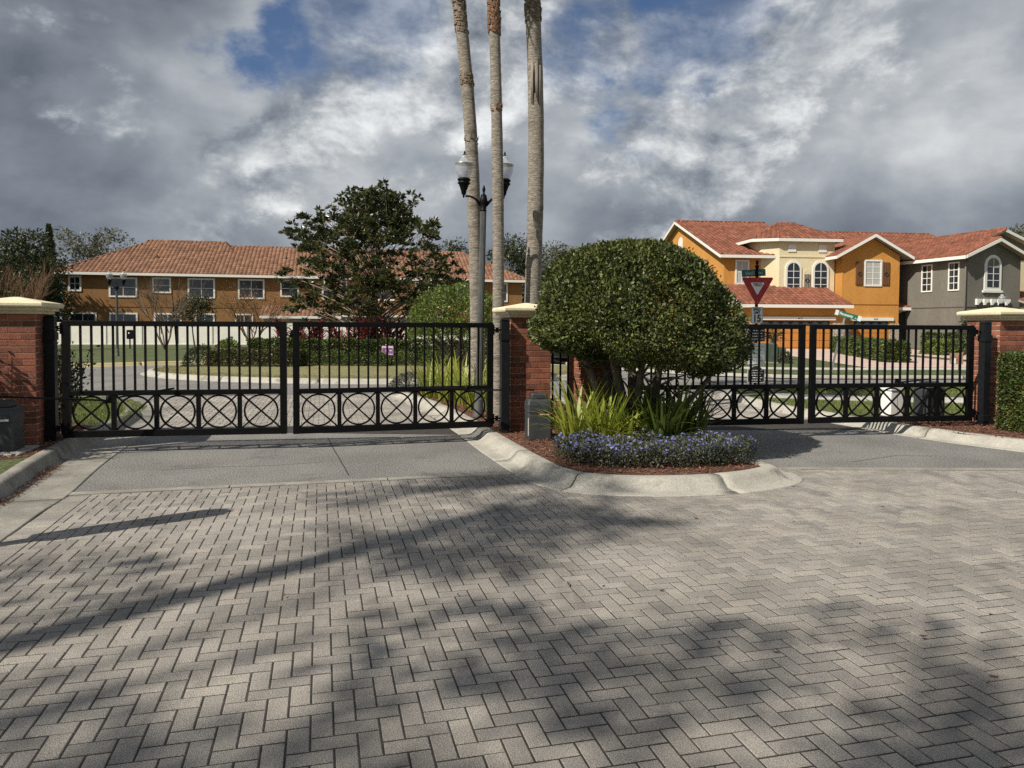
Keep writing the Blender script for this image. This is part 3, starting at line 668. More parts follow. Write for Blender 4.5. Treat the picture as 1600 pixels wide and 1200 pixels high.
lamp_twin(-0.555, 12.2, 'twin acorn-globe street lamp standing between the palm trunks', lean=R(1.2))
lamp_twin(-18.4, 34.3, 'small twin-globe street lamp before the white fence on the left', H=3.05)
t = thing('street_lamp', 'single acorn-globe lamp post behind the right column cap', 'street lamp', (19.26, 29, 0.1))
MB().tube([(0, 0, 0), (0, 0, 2.25)], [.06, .045], 12).build('shaft', m_black, t); acorn(t, 0, 2.42)

# ------------------------------------------------------------------ road signs
m_signred = mat('sign_red', (0.38, 0.012, 0.018), 0.45, col2=(0.28, 0.01, 0.015), scale=8)
m_signwhite = mat('sign_white', (0.68, 0.69, 0.68), 0.5); m_ink = mat('sign_ink', (0.02, 0.02, 0.02), 0.6)
m_signgreen = mat('sign_green', (0.01, 0.14, 0.075), 0.5); m_signteal = mat('sign_teal', (0.015, 0.085, 0.085), 0.5); m_metal = mat('galvanised', (0.42, 0.43, 0.44), 0.45, metal=0.8)
TX = lambda x, y, z: Matrix.Translation((x, y, z))
m_inkteal = mat('sign_letter_pale', (0.35, 0.5, 0.5), .6)
t = thing('sign_post', 'black post with red yield sign, speed limit plate and notices', 'sign post', (5.98, 18.05, 0.1))
MB().tube([(0, 0, 0), (0, 0, 2.98)], .038, 12).build('pole', m_black, t)
MB().lathe([(.045, 2.98), (.05, 3.0), (.05, 3.03), (.02, 3.05), (.04, 3.09), (.035, 3.14), (.01, 3.17)], 12).build('finial', m_black, t)
a = R(38)
bl = MB().box(-.33, .33, -.008, .008, -.085, .085); blade = bl.build('street_name_blade', m_signteal, t, loc=(-.08, 0, 2.85)); blade.rotation_euler = (0, R(-4), R(16))
text('Island Leaves', .125, m_inkteal, blade, TX(0, -.010, 0), sx=.75)
def rtri(w, h, z0, r):
    pts = [(-w / 2, z0), (w / 2, z0), (0, z0 - h)]; o = []
    for i in range(3):
        p = Vector(pts[i]); a_ = Vector(pts[i - 1]); b_ = Vector(pts[(i + 1) % 3])
        o += [tuple(p + (a_ - p).normalized() * r), tuple(p + ((a_ - p).normalized() + (b_ - p).normalized()) * r * .35), tuple(p + (b_ - p).normalized() * r)]
    return o[::-1]
ypl = MB().wallpoly(rtri(.80, .70, 2.74, .05), -.052, -.046).build('yield_plate', m_signred, t)
MB().wallpoly(rtri(.35, .31, 2.615, .03), -.0555, -.0525).build('yield_field', m_signwhite, ypl)
text('YIELD', .098, m_signred, ypl, TX(0, -.058, 2.56), sx=.85, bold=.003)
for z in (2.69, 2.13): MB().lathe([(.012, 0), (.01, .004)], 8, TX(0, -.053, z) @ Matrix.Rotation(R(90), 4, 'X')).build('bolt', m_metal, ypl)
sp = MB().box(-.145, .145, -.05, -.046, 1.62, 2.02, ch=.0).build('speed_limit_plate', m_signwhite, t)
for (x0, x1, z0, z1) in ((-.135, .135, 2.004, 2.01), (-.135, .135, 1.63, 1.636), (-.135, -.129, 1.636, 2.004), (.129, .135, 1.636, 2.004)): MB().box(x0, x1, -.0525, -.0503, z0, z1).build('border', m_ink, sp)
text('SPEED', .085, m_ink, sp, TX(0, -.052, 1.955), sx=.8, bold=.003); text('LIMIT', .085, m_ink, sp, TX(0, -.052, 1.88), sx=.8, bold=.003); text('15', .24, m_ink, sp, TX(0, -.052, 1.735), sx=.85, bold=.008)
def lines(plate, x0, x1, z0, z1, n, m, y, h=.5, seed=1):
    g = random.Random(seed); dz = (z1 - z0) / n
    for k in range(n):
        z = z1 - dz * (k + .5); x = x0 + g.uniform(0, .05)
        while x < x1 - .03:
            w = g.uniform(.025, .08); w = min(w, x1 - x); MB().box(x, x + w, y - .002, y, z - dz * h / 2, z + dz * h / 2).build('lettering', m, plate); x += w + .018
q = MB().box(-.2, .2, -.05, -.046, 1.18, 1.58).build('notice_plate', m_ink, t); lines(q, -.17, .17, 1.2, 1.55, 5, m_signwhite, -.0505, .3, 3)
q = MB().box(-.21, .21, -.05, -.046, .62, 1.14).build('notice_plate', m_signwhite, t); lines(q, -.18, .18, .66, 1.1, 5, mat('notice_green', (.12, .3, .22), .6), -.0505, .2, 5)
op = [(-.21, .17), (.21, .17), (.21, .50), (.15, .50), (.12, .54), (.07, .58), (0, .6), (-.07, .58), (-.12, .54), (-.15, .50), (-.21, .50)]
q = MB().wallpoly(op, -.05, -.046).build('ornate_plate', m_signwhite, t)
MB().wallpoly([(x * .93, .385 + (z - .385) * .93) for x, z in op], -.0525, -.0502).build('ornate_field', m_ink, q); lines(q, -.16, .16, .2, .5, 5, m_signwhite, -.0527, .3, 9)

t = thing('street_sign', 'leaning metal post with green street name blade before the orange garage', 'street sign', (10.36, 23.9, 0.1)); t.rotation_euler = (0, R(13), 0)
MB().box(-.03, .03, -.015, .015, 0, 2.06).build('post', m_metal, t)
bl = MB().box(-.36, .36, -.006, .006, -.085, .085).build('street_name_blade', m_signgreen, t, loc=(.08, -.03, 1.98)); bl.rotation_euler = (0, R(3), R(-8))
for s in (-1, 1): MB().box(s * .36 - .055, s * .36 + .055, -.0085, -.0062, -.083, .083).build('blade_end', m_signwhite, bl)
text('Florananty', .13, m_signwhite, bl, TX(-.06, -.0075, 0), sx=.78, bold=.003); text('Av', .07, m_signwhite, bl, TX(.25, -.0075, -.03))
MB().box(-.14, .14, -.012, -.006, 1.5, 1.85, Matrix.Rotation(R(70), 4, 'Z')).build('edge_on_plate', m_metal, t)

t = thing('yard_sign', 'small purple and white yard sign on a stake before the hedge', 'yard sign', (-4.40, 26.0, 0.15))
m_pur = mat('sign_purple', (0.20, 0.055, 0.21), .6); m_lil = mat('sign_lilac', (.62, .5, .62), .6)
MB().tube([(0.02, .01, 0), (0.02, .01, .45)], .011, 6).build('stake', m_pvc, t)
q = MB().box(-.2, .2, -.006, .006, .42, .74).build('panel', m_lil, t)
MB().box(-.185, .185, -.0085, -.0062, .455, .67).build('field', m_pur, q)
MB().ring((-.02, -.010, .575), .045, .018, n=16).build('emblem', m_lil, q); MB().box(.07, .15, -.011, -.0087, .55, .6).build('lettering', m_lil, q); MB().box(-.15, .15, -.011, -.0087, .475, .49).build('lettering', m_lil, q)
t = thing('yard_sign', 'small brown picture sign on a stake by the grey house drive', 'yard sign', (15.05, 24.9, 0.12), R(-15))
MB().box(.06, .08, -.01, .01, 0, .6).build('stake', m_bark, t)
q = MB().box(-.2, .2, -.008, .008, .28, .66).build('panel', mat('sign_brown', (.18, .12, .08), .7, col2=(.35, .25, .18), scale=9), t); MB().box(-.12, -.02, -.0105, -.0082, .3, .48).build('field', m_signwhite, q); MB().box(.05, .17, -.0105, -.0082, .38, .6).build('field', mat('sign_rust', (.3, .1, .05), .7), q)
t = thing('box_on_post', 'small black box on a thin post before the white fence', 'post box', D(203, 530, 44).to_tuple()[:2] + (.1,))
MB().box(-.03, .03, -.03, .03, 0, .6).build('post', m_black, t); MB().box(-.15, .15, -.1, .1, .6, 1.15, ch=.03).build('box', m_black, t); MB().lathe([(.05, 0), (.045, .012)], 12, TX(0, -.1, .95) @ Matrix.Rotation(R(90), 4, 'X')).build('knob', m_signwhite, t)
b_ = D(276, 548, 46)
t = thing('leaning_stake', 'tall thin dark stake leaning among bare shrubs before the fence', 'stake', (b_.x, b_.y, .1)); t.rotation_euler = (0, R(-4), 0)
MB().tube([(0, 0, 0), (0, 0, 3.3)], [.05, .04], 8).build('pole', m_black, t)
# sign beside the entry drive, just left of the picture; it throws the bar of shade on the pavers
t = thing('reader_post', 'tall post with a box housing just left of the picture', 'post', (-4.55, 4.83, 0.1), TH)
MB().box(-.05, .05, -.05, .05, 0, 2.45).build('post', m_black, t); MB().box(-.17, .05, -.11, .11, 1.15, 2.42, ch=.01).build('housing', m_plast, t)
# ------------------------------------------------------------------ vegetation
lf_bush = leafmat('clipped_leaf', (0.046, 0.062, 0.020), (0.075, 0.090, 0.028), tip=(2.2, 2.1, 1.7), isl=0.6, trans=.18)
lf_mag = leafmat('magnolia_leaf', (0.030, 0.050, 0.018), (0.055, 0.070, 0.024), tip=(2.1, 1.7, 1.3), isl=0.5, rough=.33)
lf_dark = leafmat('dark_leaf', (0.030, 0.045, 0.018), (0.05, 0.065, 0.025), isl=0.5, tip=(1.7, 1.6, 1.4))
lf_grey = leafmat('grey_leaf', (0.085, 0.095, 0.055), (0.13, 0.13, 0.08), isl=0.4)
lf_hedge = leafmat('hedge_leaf', (0.050, 0.080, 0.022), (0.08, 0.11, 0.03), tip=(1.8, 1.7, 1.3), isl=.5)
lf_bright = leafmat('bright_leaf', (0.12, 0.17, 0.035), (0.17, 0.21, 0.05), isl=.4)
lf_red = leafmat('cordyline_leaf', (0.17, 0.03, 0.04), (0.26, 0.075, 0.07), isl=.55, trans=.3)
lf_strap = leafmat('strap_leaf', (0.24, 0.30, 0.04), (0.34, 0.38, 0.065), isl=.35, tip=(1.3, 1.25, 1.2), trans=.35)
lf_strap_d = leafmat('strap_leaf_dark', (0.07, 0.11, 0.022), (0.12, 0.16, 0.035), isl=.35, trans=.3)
lf_dry = leafmat('dry_strap_leaf', (0.36, 0.25, 0.12), (0.28, 0.2, 0.09), isl=.3)
lf_grass = leafmat('grass_blade', (0.13, 0.17, 0.035), (0.20, 0.23, 0.06), isl=.4)
lf_grass_d = leafmat('dry_grass_blade', (0.30, 0.25, 0.11), (0.18, 0.18, 0.06), isl=.4)
lf_purple = leafmat('purple_leaf', (0.045, 0.028, 0.026), (0.07, 0.045, 0.035), isl=.5)
lf_lav = leafmat('silver_leaf', (0.10, 0.11, 0.08), (0.14, 0.145, 0.12), isl=.4)
fl_blue = leafmat('blue_petal', (0.09, 0.10, 0.31), (0.16, 0.17, 0.42), isl=.3, trans=.2)
m_twig = mat('bare_twig', (0.15, 0.11, 0.08), .9); m_twig_r = mat('brown_twig', (0.17, 0.095, 0.05), .9)

def stuffobj(name, V, Q, m, label=None, cat=None):
    o = link(name, arrmesh(name, V, Q, m)); o['kind'] = 'stuff'
    if label: o['label'] = label; o['category'] = cat
    return o
def cat2(*pairs):
    Vs, Qs, o = [], [], 0
    for V, Q in pairs: Vs.append(V); Qs.append(Q + o); o += len(V)
    return np.vstack(Vs), np.vstack(Qs)

# ---- dome-clipped tree in the median
def clipped_tree(name, label, base, rx, ry, z0, z1, nleaf, lsize, lm, seed, stems=9, flatk=0.62):
    g = np.random.default_rng(seed); t = thing(name, label, 'tree', base)
    d = sph(nleaf, g); d[:, 2] = np.where(d[:, 2] < -0.15, -d[:, 2] * 0.3 - .15 + 0, d[:, 2])
    low = d[:, 2] < 0
    rr = g.uniform(0.0, 1.0, nleaf) ** 0.14                                      # most leaves in the outer shell
    zc = z0 + (z1 - z0) * 0.36
    X = d.copy(); X[:, 0] *= rx; X[:, 1] *= ry; X[:, 2] = np.where(low, d[:, 2] * (zc - z0) * 3.0, np.sign(d[:, 2]) * np.abs(d[:, 2]) ** 1.0 * (z1 - zc))
    lump = 1 + 0.03 * np.sin(d[:, 0] * 7 + seed) * np.cos(d[:, 1] * 6) + 0.022 * np.sin(d[:, 2] * 13 + d[:, 0] * 11)
    P = X * (rr * lump)[:, None]; P[:, 2] += zc
    P[:, 2] = np.maximum(P[:, 2], z0 + .10 * np.sin(P[:, 0] * 3.1) + .06 * np.cos(P[:, 1] * 5))
    T = d * 0.7 + g.normal(0, .7, (nleaf, 3)); T[:, 2] += .25
    V, Q = leaves(P, T, lsize, .55, .35, .3, g)
    cr = link('crown', arrmesh('crown', V, Q, lm), t)
    tr = MB(); top = Vector((0, 0, z0 * .45)); tr.tube([(0, 0, -.1), (0.02, 0, .1), top], [.17, .13, .12], 9)
    for k in range(stems):
        q = 2 * math.pi * k / stems + g.uniform(-.3, .3); f = g.uniform(.45, .8)
        e = Vector((rx * f * math.cos(q), ry * f * math.sin(q), zc + (z1 - zc) * g.uniform(.0, .35)))
        m1 = top.lerp(e, .45) + Vector((g.uniform(-.1, .1), g.uniform(-.1, .1), -.08))
        tr.tube([top * .5, top, m1, e], [.08, .06, .045, .012], 7)
        for j in range(4):
            w = m1.lerp(e, g.uniform(.1, .7)); h = w + Vector((g.uniform(-.5, .5), g.uniform(-.5, .5), g.uniform(.1, .45))); tr.tube([w, w.lerp(h, .5) + Vector((0, 0, .04)), h], [.022, .015, .005], 5)
    tr.build('trunk', m_bark, t); return t
def median_tree():
    g = np.random.default_rng(11); t = thing('clipped_tree', 'large dome-clipped dark green tree in the median between the gates', 'tree', (1.56, 9.55, 0.0)); n = 96000
    th = g.uniform(0, 2 * np.pi, n); c = np.cos(th); sn = np.sin(th)
    zr = [1.06, 1.12, 1.21, 1.36, 1.72, 2.13, 2.42, 2.58, 2.68, 2.74]
    Rr = [1.0, 1.3, 1.42, 1.49, 1.36, 1.10, .88, .68, .42, .0]; Rl = [.55, .92, 1.15, 1.27, 1.29, 1.18, 1.02, .82, .5, .0]
    # sample the surface: pick z with weight by ring length, top cap included
    zz = np.linspace(1.06, 2.74, 400); ww = (np.interp(zz, zr, Rr) + np.interp(zz, zr, Rl)) * .5 * np.sqrt(1 + (np.gradient((np.interp(zz, zr, Rr) + np.interp(zz, zr, Rl)) * .5, zz)) ** 2); ww /= ww.sum()
    z = g.choice(zz, n, p=ww) + g.uniform(-.004, .004, n); f = .5 + .5 * c; lift = (.05 + .15 * (1 - f) + .10 * np.sin(th * 3 + 1) * np.sin(th * 5) + .05 * np.sin(th * 11)) 
    Rz = np.interp(z, zr, Rl) * (1 - f) + np.interp(z, zr, Rr) * f
    lump = 1 + .035 * np.sin(3.1 * th + z * 4) + .03 * np.sin(7.3 * th - z * 9) + .02 * np.sin(13 * th + z * 15) + g.normal(0, .012, n)
    inn = 1 - g.uniform(0, 1, n) ** 2.6 * .42
    zc = 1.5; P = np.stack([c * Rz * lump * inn, sn * Rz * .95 * lump * inn, zc + (z - zc) * (1 - (1 - inn) * .55) * (1 + .012 * np.sin(5 * th))], 1)
    out_ = np.stack([c, sn, np.clip((z - 1.3) * .9, -.6, 1.6)], 1); P[:, 2] += lift * np.clip((1.75 - P[:, 2]) / .65, 0, 1); T = unit(out_) * .6 + g.normal(0, .7, (n, 3)); T[:, 2] += .2
    thin = np.sin(5.3 * th + 3.1 * z) * np.sin(4.7 * z * 2 - 2.2 * th) + .6 * np.sin(11 * th + 9 * z); kp = ~((thin > .75) & (g.uniform(0, 1, n) < .55) & (inn > .8)); out2 = g.uniform(0, 1, n) < .05; P[out2] += unit(out_[out2]) * g.uniform(.01, .05, (out2.sum(), 1)); P, T, n = P[kp], T[kp], int(kp.sum())
    V, Q = leaves(P, T, .046, .55, .3, .3, g); link('crown', arrmesh('crown', V, Q, lf_bush), t)
    m = 4200; k = g.integers(0, n, m); V, Q = leaves(P[k] * np.array([1.02, 1.02, 1.0]), T[k], .055, .5, .3, .3, g); link('new_growth', arrmesh('new_growth', V, Q, lf_bright), t)
    tr = MB(); gg = random.Random(4)
    for k, (ax_, ay_, bx, by, r) in enumerate(((-.12, 0, -.75, -.1, .075), (-.02, -.08, -.35, -.3, .085), (.08, .05, .1, .35, .08), (.1, -.05, .35, -.25, .075), (.16, .02, 1.0, -.2, .055), (-.1, .1, -.5, .6, .07), (.05, .1, .6, .6, .06), (0, -.05, .05, -.7, .06))):
        a_ = Vector((ax_, ay_, .08)); e = Vector((bx, by, 1.55 if k != 4 else 1.05)); m1 = a_.lerp(e, .42) + Vector((gg.gauss(0, .05), gg.gauss(0, .05), -.04 if k != 4 else .02)); m2 = a_.lerp(e, .75) + Vector((gg.gauss(0, .05), gg.gauss(0, .05), .02))
        tr.tube([a_ - Vector((0, 0, .1)), a_, a_.lerp(m1, .5) + Vector((gg.gauss(0, .03), 0, 0)), m1, m2, e], [r * 1.25, r * 1.1, r, r * .85, r * .6, r * .25], 8)
        for j in range(6):
            w = m1.lerp(e, gg.uniform(0, .9)); h = w + Vector((gg.uniform(-.4, .4), gg.uniform(-.4, .4), gg.uniform(.0, .4))); tr.tube([w, w.lerp(h, .5) + Vector((0, 0, .03)), h], [.02, .014, .004], 5)
    tr.build('trunk', m_bark, t)
median_tree()
clipped_tree('clipped_tree', 'smaller dome-clipped tree behind the gate beside the palm trunks', (-1.55, 21.2, .12), 1.5, 1.5, 0.7, 2.72, 22000, .07, leafmat('clipped_leaf_light', (0.085, 0.12, 0.025), (0.12, 0.16, 0.035), tip=(1.7, 1.7, 1.3), isl=.5), 12)

# ---- general leafy tree built on a branching skeleton
def leafy_tree(name, label, base, H, width_at, ncl, nleaf, lsize, lm, bm, seed, z0=.2, clr=.55, trunk_r=.14, group=None, asp=.42, droop=0.0, depthk=1.0, twigs=2, rosette=False):
    g = np.random.default_rng(seed); t = thing(name, label, 'tree', base, 0, group)
    tr = MB(); bend = g.uniform(-.25, .25, 2)
    def spine(f): return Vector((bend[0] * math.sin(f * 2.5), bend[1] * math.sin(f * 2.1), H * .9 * f))
    tr.tube([spine(f) - Vector((0, 0, .15 if f == 0 else 0)) for f in np.linspace(0, 1, 8)], [trunk_r * (1 - .88 * f) for f in np.linspace(0, 1, 8)], 8)
    C = []; i = 0
    while len(C) < ncl and i < 20000:
        i += 1; f = g.uniform(z0, 1); w = width_at(f); q = g.uniform(0, 2 * math.pi); r = g.uniform(.25, 1) ** .6 * w
        p = Vector((r * math.cos(q), r * math.sin(q) * depthk, H * f))
        if all((p - c).length > clr * .62 for c in C): C.append(p)
    P = []; T = []; per = max(1, nleaf // max(1, len(C)))
    for c in C:
        f0 = max(.06, min(.95, (c.z / H) - .12 - .25 * math.hypot(c.x, c.y) / max(.5, H)))
        a = spine(f0); m1 = a.lerp(c, .5) + Vector((0, 0, .06 * (c - a).length)) ; L = (c - a).length
        r0 = max(.012, trunk_r * .42 * (1 - f0)); tr.tube([a, a.lerp(m1, .5) + Vector((0, 0, .02 * L)), m1, c], [r0, r0 * .75, r0 * .5, .008], 5)
        k = clr * g.uniform(.7, 1.2)
        if rosette:
            nr = 6; tips = [c + Vector(tuple(g.normal(0, k * .55, 3))) for _ in range(nr)]
            for tp in tips:
                tr.tube([m1.lerp(c, .7), tp], [.01, .004], 4); n = per // nr
                dd = sph(n, g); dd[:, 2] = np.abs(dd[:, 2]) * .8 - .15; P.append(np.array(tp) + dd * .05); T.append(dd)
        else:
            n = per; dd = sph(n, g); rr = g.uniform(.2, 1, (n, 1)) ** .5
            X = dd * rr * k; X[:, 2] *= .75; P.append(np.array(c) + X); tt = dd + g.normal(0, .6, (n, 3)); tt[:, 2] -= droop; T.append(tt)
            for _ in range(twigs):
                e = c + Vector(tuple(g.normal(0, k * .5, 3))); tr.tube([m1.lerp(c, .75), e], [.012, .004], 4)
    V, Q = leaves(np.vstack(P), np.vstack(T), lsize, asp, .2, .2, g)
    tr.build('trunk', bm, t); link('crown', arrmesh('crown', V, Q, lm), t); return t
def prof(*kv):
    xs, ys = zip(*kv); return lambda f: float(np.interp(f, xs, ys))
leafy_tree('magnolia_tree', 'broad glossy-leaved magnolia tree on the roundabout behind the gate', (-5.55, 29.6, .2), 6.6, prof((0, 3), (.3, 3.6), (.5, 3.6), (.68, 3.3), (.79, 2.8), (.87, 1.8), (.94, 1.0), (1, .5)), 150, 25000, .21, lf_mag, m_bark_p, 27, z0=.285, clr=.58, trunk_r=.13, asp=.40, rosette=True)

def bare_tree(name, label, base, H, n_stem, spread, depth, m, seed, r0=.05, group=None, fan=.45, kids=3, leafm=None, nl=0, ls=.08):
    g = random.Random(seed); t = thing(name, label, 'tree', base, 0, group); tr = MB(); tips = []
    def grow(p, d, L, r, k):
        q = p + d * L; m1 = p.lerp(q, .5) + Vector((g.gauss(0, .04), g.gauss(0, .04), 0)) * L; tr.tube([p, m1, q], [r, r * .8, r * .6], 5 if r > .012 else 3, False)
        if k == 0: tips.append(q); return
        for _ in range(kids if k > 1 else kids + 1):
            dd = (d + Vector((g.gauss(0, fan), g.gauss(0, fan), g.gauss(.12, fan * .6)))).normalized(); grow(p.lerp(q, g.uniform(.55, 1)), dd, L * g.uniform(.55, .85), r * .58, k - 1)
    for k in range(n_stem):
        q = 2 * math.pi * k / n_stem + g.uniform(-.4, .4); d = Vector((math.cos(q) * spread, math.sin(q) * spread, 1)).normalized(); grow(Vector((0, 0, -.05)), d, H * .36, r0, depth)
    tr.build('branches', m, t)
    if leafm:
        gg = np.random.default_rng(seed); i = gg.integers(0, len(tips), nl); P = np.array([tuple(p) for p in tips])[i] + gg.normal(0, .25, (nl, 3)); V, Q = leaves(P, sph(nl, gg), ls, .5, .1, 0, gg); link('crown', arrmesh('crown', V, Q, leafm), t)
    return t
gp = lambda u, v, d: (D(u, v, d).x, d, .1)
bare_tree('crape_myrtle', 'bare many-stemmed crape myrtle before the brown house, left one', gp(258, 552, 43), 5.0, 5, .38, 4, m_twig, 31, .05, 'bare crape myrtles')
bare_tree('crape_myrtle', 'bare many-stemmed crape myrtle before the brown house, right one', gp(395, 548, 43), 4.4, 6, .5, 4, m_twig_r, 32, .045, 'bare crape myrtles', leafm=leafmat('brown_seed', (.22, .12, .05), (.3, .16, .06)), nl=2600, ls=.07)
bare_tree('bare_shrub_tree', 'reddish-brown bare twiggy tree above the left column', gp(22, 530, 40), 5.6, 9, .55, 4, m_twig_r, 33, .04, fan=.3)
leafy_tree('small_tree', 'small green bushy tree before the ground floor windows of the brown house', gp(305, 545, 45), 3.1, prof((0, .3), (.5, .6), (.7, 1.3), (.85, 1.2), (1, .5)), 22, 2600, .16, lf_dark, m_bark, 34, z0=.62, clr=.5, trunk_r=.06)
leafy_tree('evergreen_tree', 'dark dense evergreen tree at the left end of the brown house', gp(40, 520, 56), 8.0, prof((0, 2.2), (.4, 2.9), (.75, 2.3), (1, .8)), 120, 15000, .3, lf_dark, m_bark, 41, z0=.08, clr=1.0, trunk_r=.25)
def cypress():
    b = gp(79, 520, 63); t = thing('cypress_tree', 'slim pointed cypress rising behind the dark evergreen', 'tree', b); g = np.random.default_rng(5); n = 5000
    f = g.uniform(0, 1, n); r = .75 * np.sin(np.pi * np.clip(f * .9 + .1, 0, 1)) ** .7 * (1 - f * .35); q = g.uniform(0, 6.28, n); rr = g.uniform(.4, 1, n) * r
    P = np.stack([rr * np.cos(q), rr * np.sin(q), .3 + f * 9.4], 1); T = np.stack([np.cos(q) * .3, np.sin(q) * .3, np.ones(n)], 1); V, Q = leaves(P, T, .35, .35, .2, 0, g)
    link('crown', arrmesh('crown', V, Q, lf_dark), t); MB().tube([(0, 0, 0), (0, 0, 9)], [.2, .03], 7).build('trunk', m_bark, t)
cypress()
for k, (u, d, h, w, lm, lab, sd_) in enumerate(((118, 74, 10.6, 3.6, lf_grey, 'thin-leaved grey oak behind the left roof end, left of two', 51), (170, 76, 10.8, 3.8, lf_grey, 'thin-leaved grey oak behind the left roof end, right of two', 52),
        (712, 82, 10.2, 3.4, lf_dark, 'dark background tree left of the palm trunks', 53), (800, 80, 11.0, 3.6, lf_dark, 'dark background tree seen between the palm trunks', 54), (868, 84, 10.6, 3.2, lf_grey, 'grey-green background tree right of the palm trunks', 55),
        (930, 86, 9.5, 3.6, lf_dark, 'background tree behind the clipped tree in the median', 56), (1350, 92, 12.0, 3.0, lf_grey, 'sparse treetop above the ridge of the orange house', 57), (1400, 92, 12.4, 2.6, lf_grey, 'sparse treetop above the grey house roof', 58), (650, 84, 9.6, 3.6, lf_dark, 'dark background tree behind the magnolia', 59), (1590, 86, 13.0, 2.4, lf_grey, 'sparse treetop above the roof at the right edge', 60), (10, 80, 8.4, 4.0, lf_dark, 'dark background tree at the left edge', 61))):
    leafy_tree('background_tree', lab, gp(u, 500, d), h, prof((0, w * .8), (.5, w), (.8, w * .8), (1, w * .3)), 60, 5200 if lm is lf_grey else 7500, .34, lm, m_bark, sd_, z0=.25, clr=1.1, trunk_r=.2, group='trees behind the houses', twigs=4)
# two oaks standing behind the viewer; their limbs throw the dappled shade on the pavers
SHADE = [(-12.9, -5.6, 16.5, 71), (-8.8, -6.4, 16.0, 72), (-5.2, -6.9, 15.5, 73)]

# ---- palms
m_palm = mat('palm_trunk', (0.20, 0.175, 0.142), .95, col2=(0.30, 0.268, 0.222), scale=3.2, var=.3, bump=1.0, bscale=9, stretch=(2.2, 2.2, 11), thresh=(.38, .62), patch=((.10, .082, .065), .55, .52, .75))
m_boot = mat('palm_boot', (0.15, 0.07, 0.04), .95, col2=(0.24, 0.14, 0.08), scale=14, bump=1, bscale=30)
m_boot_g = mat('palm_boot_grey', (0.14, 0.10, 0.07), .95, col2=(0.22, 0.17, 0.12), scale=14)
lf_frond = leafmat('palm_frond', (0.07, 0.10, 0.03), (0.12, 0.15, 0.045), isl=.3)
def palm(label, pts, rad, seed, boots=(), nf=26, bmat=None):
    base = pts[0]; t = thing('palm_tree', label, 'palm', base, 0, 'tall palms'); g = random.Random(seed)
    P = spline([tuple(Vector(p) - Vector(base)) for p in pts], .09); n = len(P); H = P[-1].z; rr = []
    for i, p in enumerate(P):
        f = p.z / H; r = np.interp(p.z, [0, .5, 2, H], [rad * 1.22, rad * 1.08, rad, rad * .86]); rr.append(r * (1 + .012 * (i % 2) + .012 * math.sin(i * .7) + g.gauss(0, .006)))
    MB().tube(P, rr, 20).build('trunk', m_palm, t)
    for (z0, z1, k) in boots:                       # old leaf bases still clinging
        bm = MB()
        for q in range(k):
            z = g.uniform(z0, z1); i = min(range(n), key=lambda j: abs(P[j].z - z)); a = g.uniform(0, 6.28); pc = P[i] + Vector((0, 0, z - P[i].z)); c = pc + Vector((math.cos(a), math.sin(a), 0)) * rr[i] * .93; o = Vector((math.cos(a), math.sin(a), g.uniform(2.0, 5.5))).normalized()
            w = Vector((-math.sin(a), math.cos(a), 0)); L = g.uniform(.03, .10); tip = c + o * L
            bm.add([c - w * .03, c + w * .03, tip + w * .012, tip - w * .012, c - w * .03 + o * .01 + Vector((math.cos(a), math.sin(a), 0)) * .022, c + w * .03 + Vector((math.cos(a), math.sin(a), 0)) * .022], [(0, 1, 2, 3), (4, 3, 2, 5), (0, 3, 4), (1, 5, 2), (0, 4, 5, 1)])
        bm.build('leaf_bases', bmat or m_boot, t)
    gg = np.random.default_rng(seed); Pl = []; Tl = []; stem = MB(); top = P[-1]
    for k in range(nf):
        a = gg.uniform(0, 6.28); e = gg.uniform(-.5, 1.1); d = Vector((math.cos(a) * math.cos(e), math.sin(a) * math.cos(e), math.sin(e))); q = top + d * 1.1 + Vector((0, 0, -.1)); stem.tube([top, top.lerp(q, .5) + Vector((0, 0, .06)), q], [.02, .015, .012], 4)
        n2 = 34; an = np.linspace(-1.9, 1.9, n2); side = d.cross(Vector((0, 0, 1))).normalized()
        for x in an: v = d * math.cos(x) + side * math.sin(x); Pl.append(tuple(q)); Tl.append((v.x, v.y, v.z - .25))
    V, Q = leaves(np.array(Pl), np.array(Tl), .85, .06, .05, 0, gg); link('fronds', arrmesh('fronds', V, Q, lf_frond), t); stem.build('frond_stalks', m_boot, t)
pa = lambda u, v, d: tuple(D(u, v, d))
def palm_pts(L, d, top): 
    a = [pa(u, v, d) for u, v in L]; a[0] = (a[0][0], a[0][1], .1); e = Vector(a[-1]) + (Vector(a[-1]) - Vector(a[-2])).normalized() * top; return a + [tuple(e)]
palm('leaning palm trunk left of the street lamp with clinging brown leaf bases', palm_pts([(747, 640), (745, 500), (741, 330), (735, 200), (726, 90), (716, 0)], 14.0, 3.2), .125, 81, [(7.0, 9, 420), (6.02, 6.22, 60), (4.95, 5.05, 16)], bmat=m_boot_g)
palm('slim straight palm trunk just right of the street lamp, shaggy red-brown top', palm_pts([(779, 640), (779, 500), (778, 300), (775, 130), (771, 0)], 11.75, 3.0), .092, 82, [(6.1, 9.3, 1300), (4.9, 5.0, 8)])
palm('thickest palm trunk, rightmost of the three, with a split scar', palm_pts([(830, 640), (832, 480), (837, 300), (837, 150), (832, 0)], 12.9, 3.0), .142, 83, [(6.75, 8.6, 600)], bmat=m_boot_g)
pt_ = bpy.data.objects[[o.name for o in COL.objects if o.get('label', '').startswith('thickest palm')][0]]; gq = random.Random(8)
sc_ = MB(); sd_m = MB()
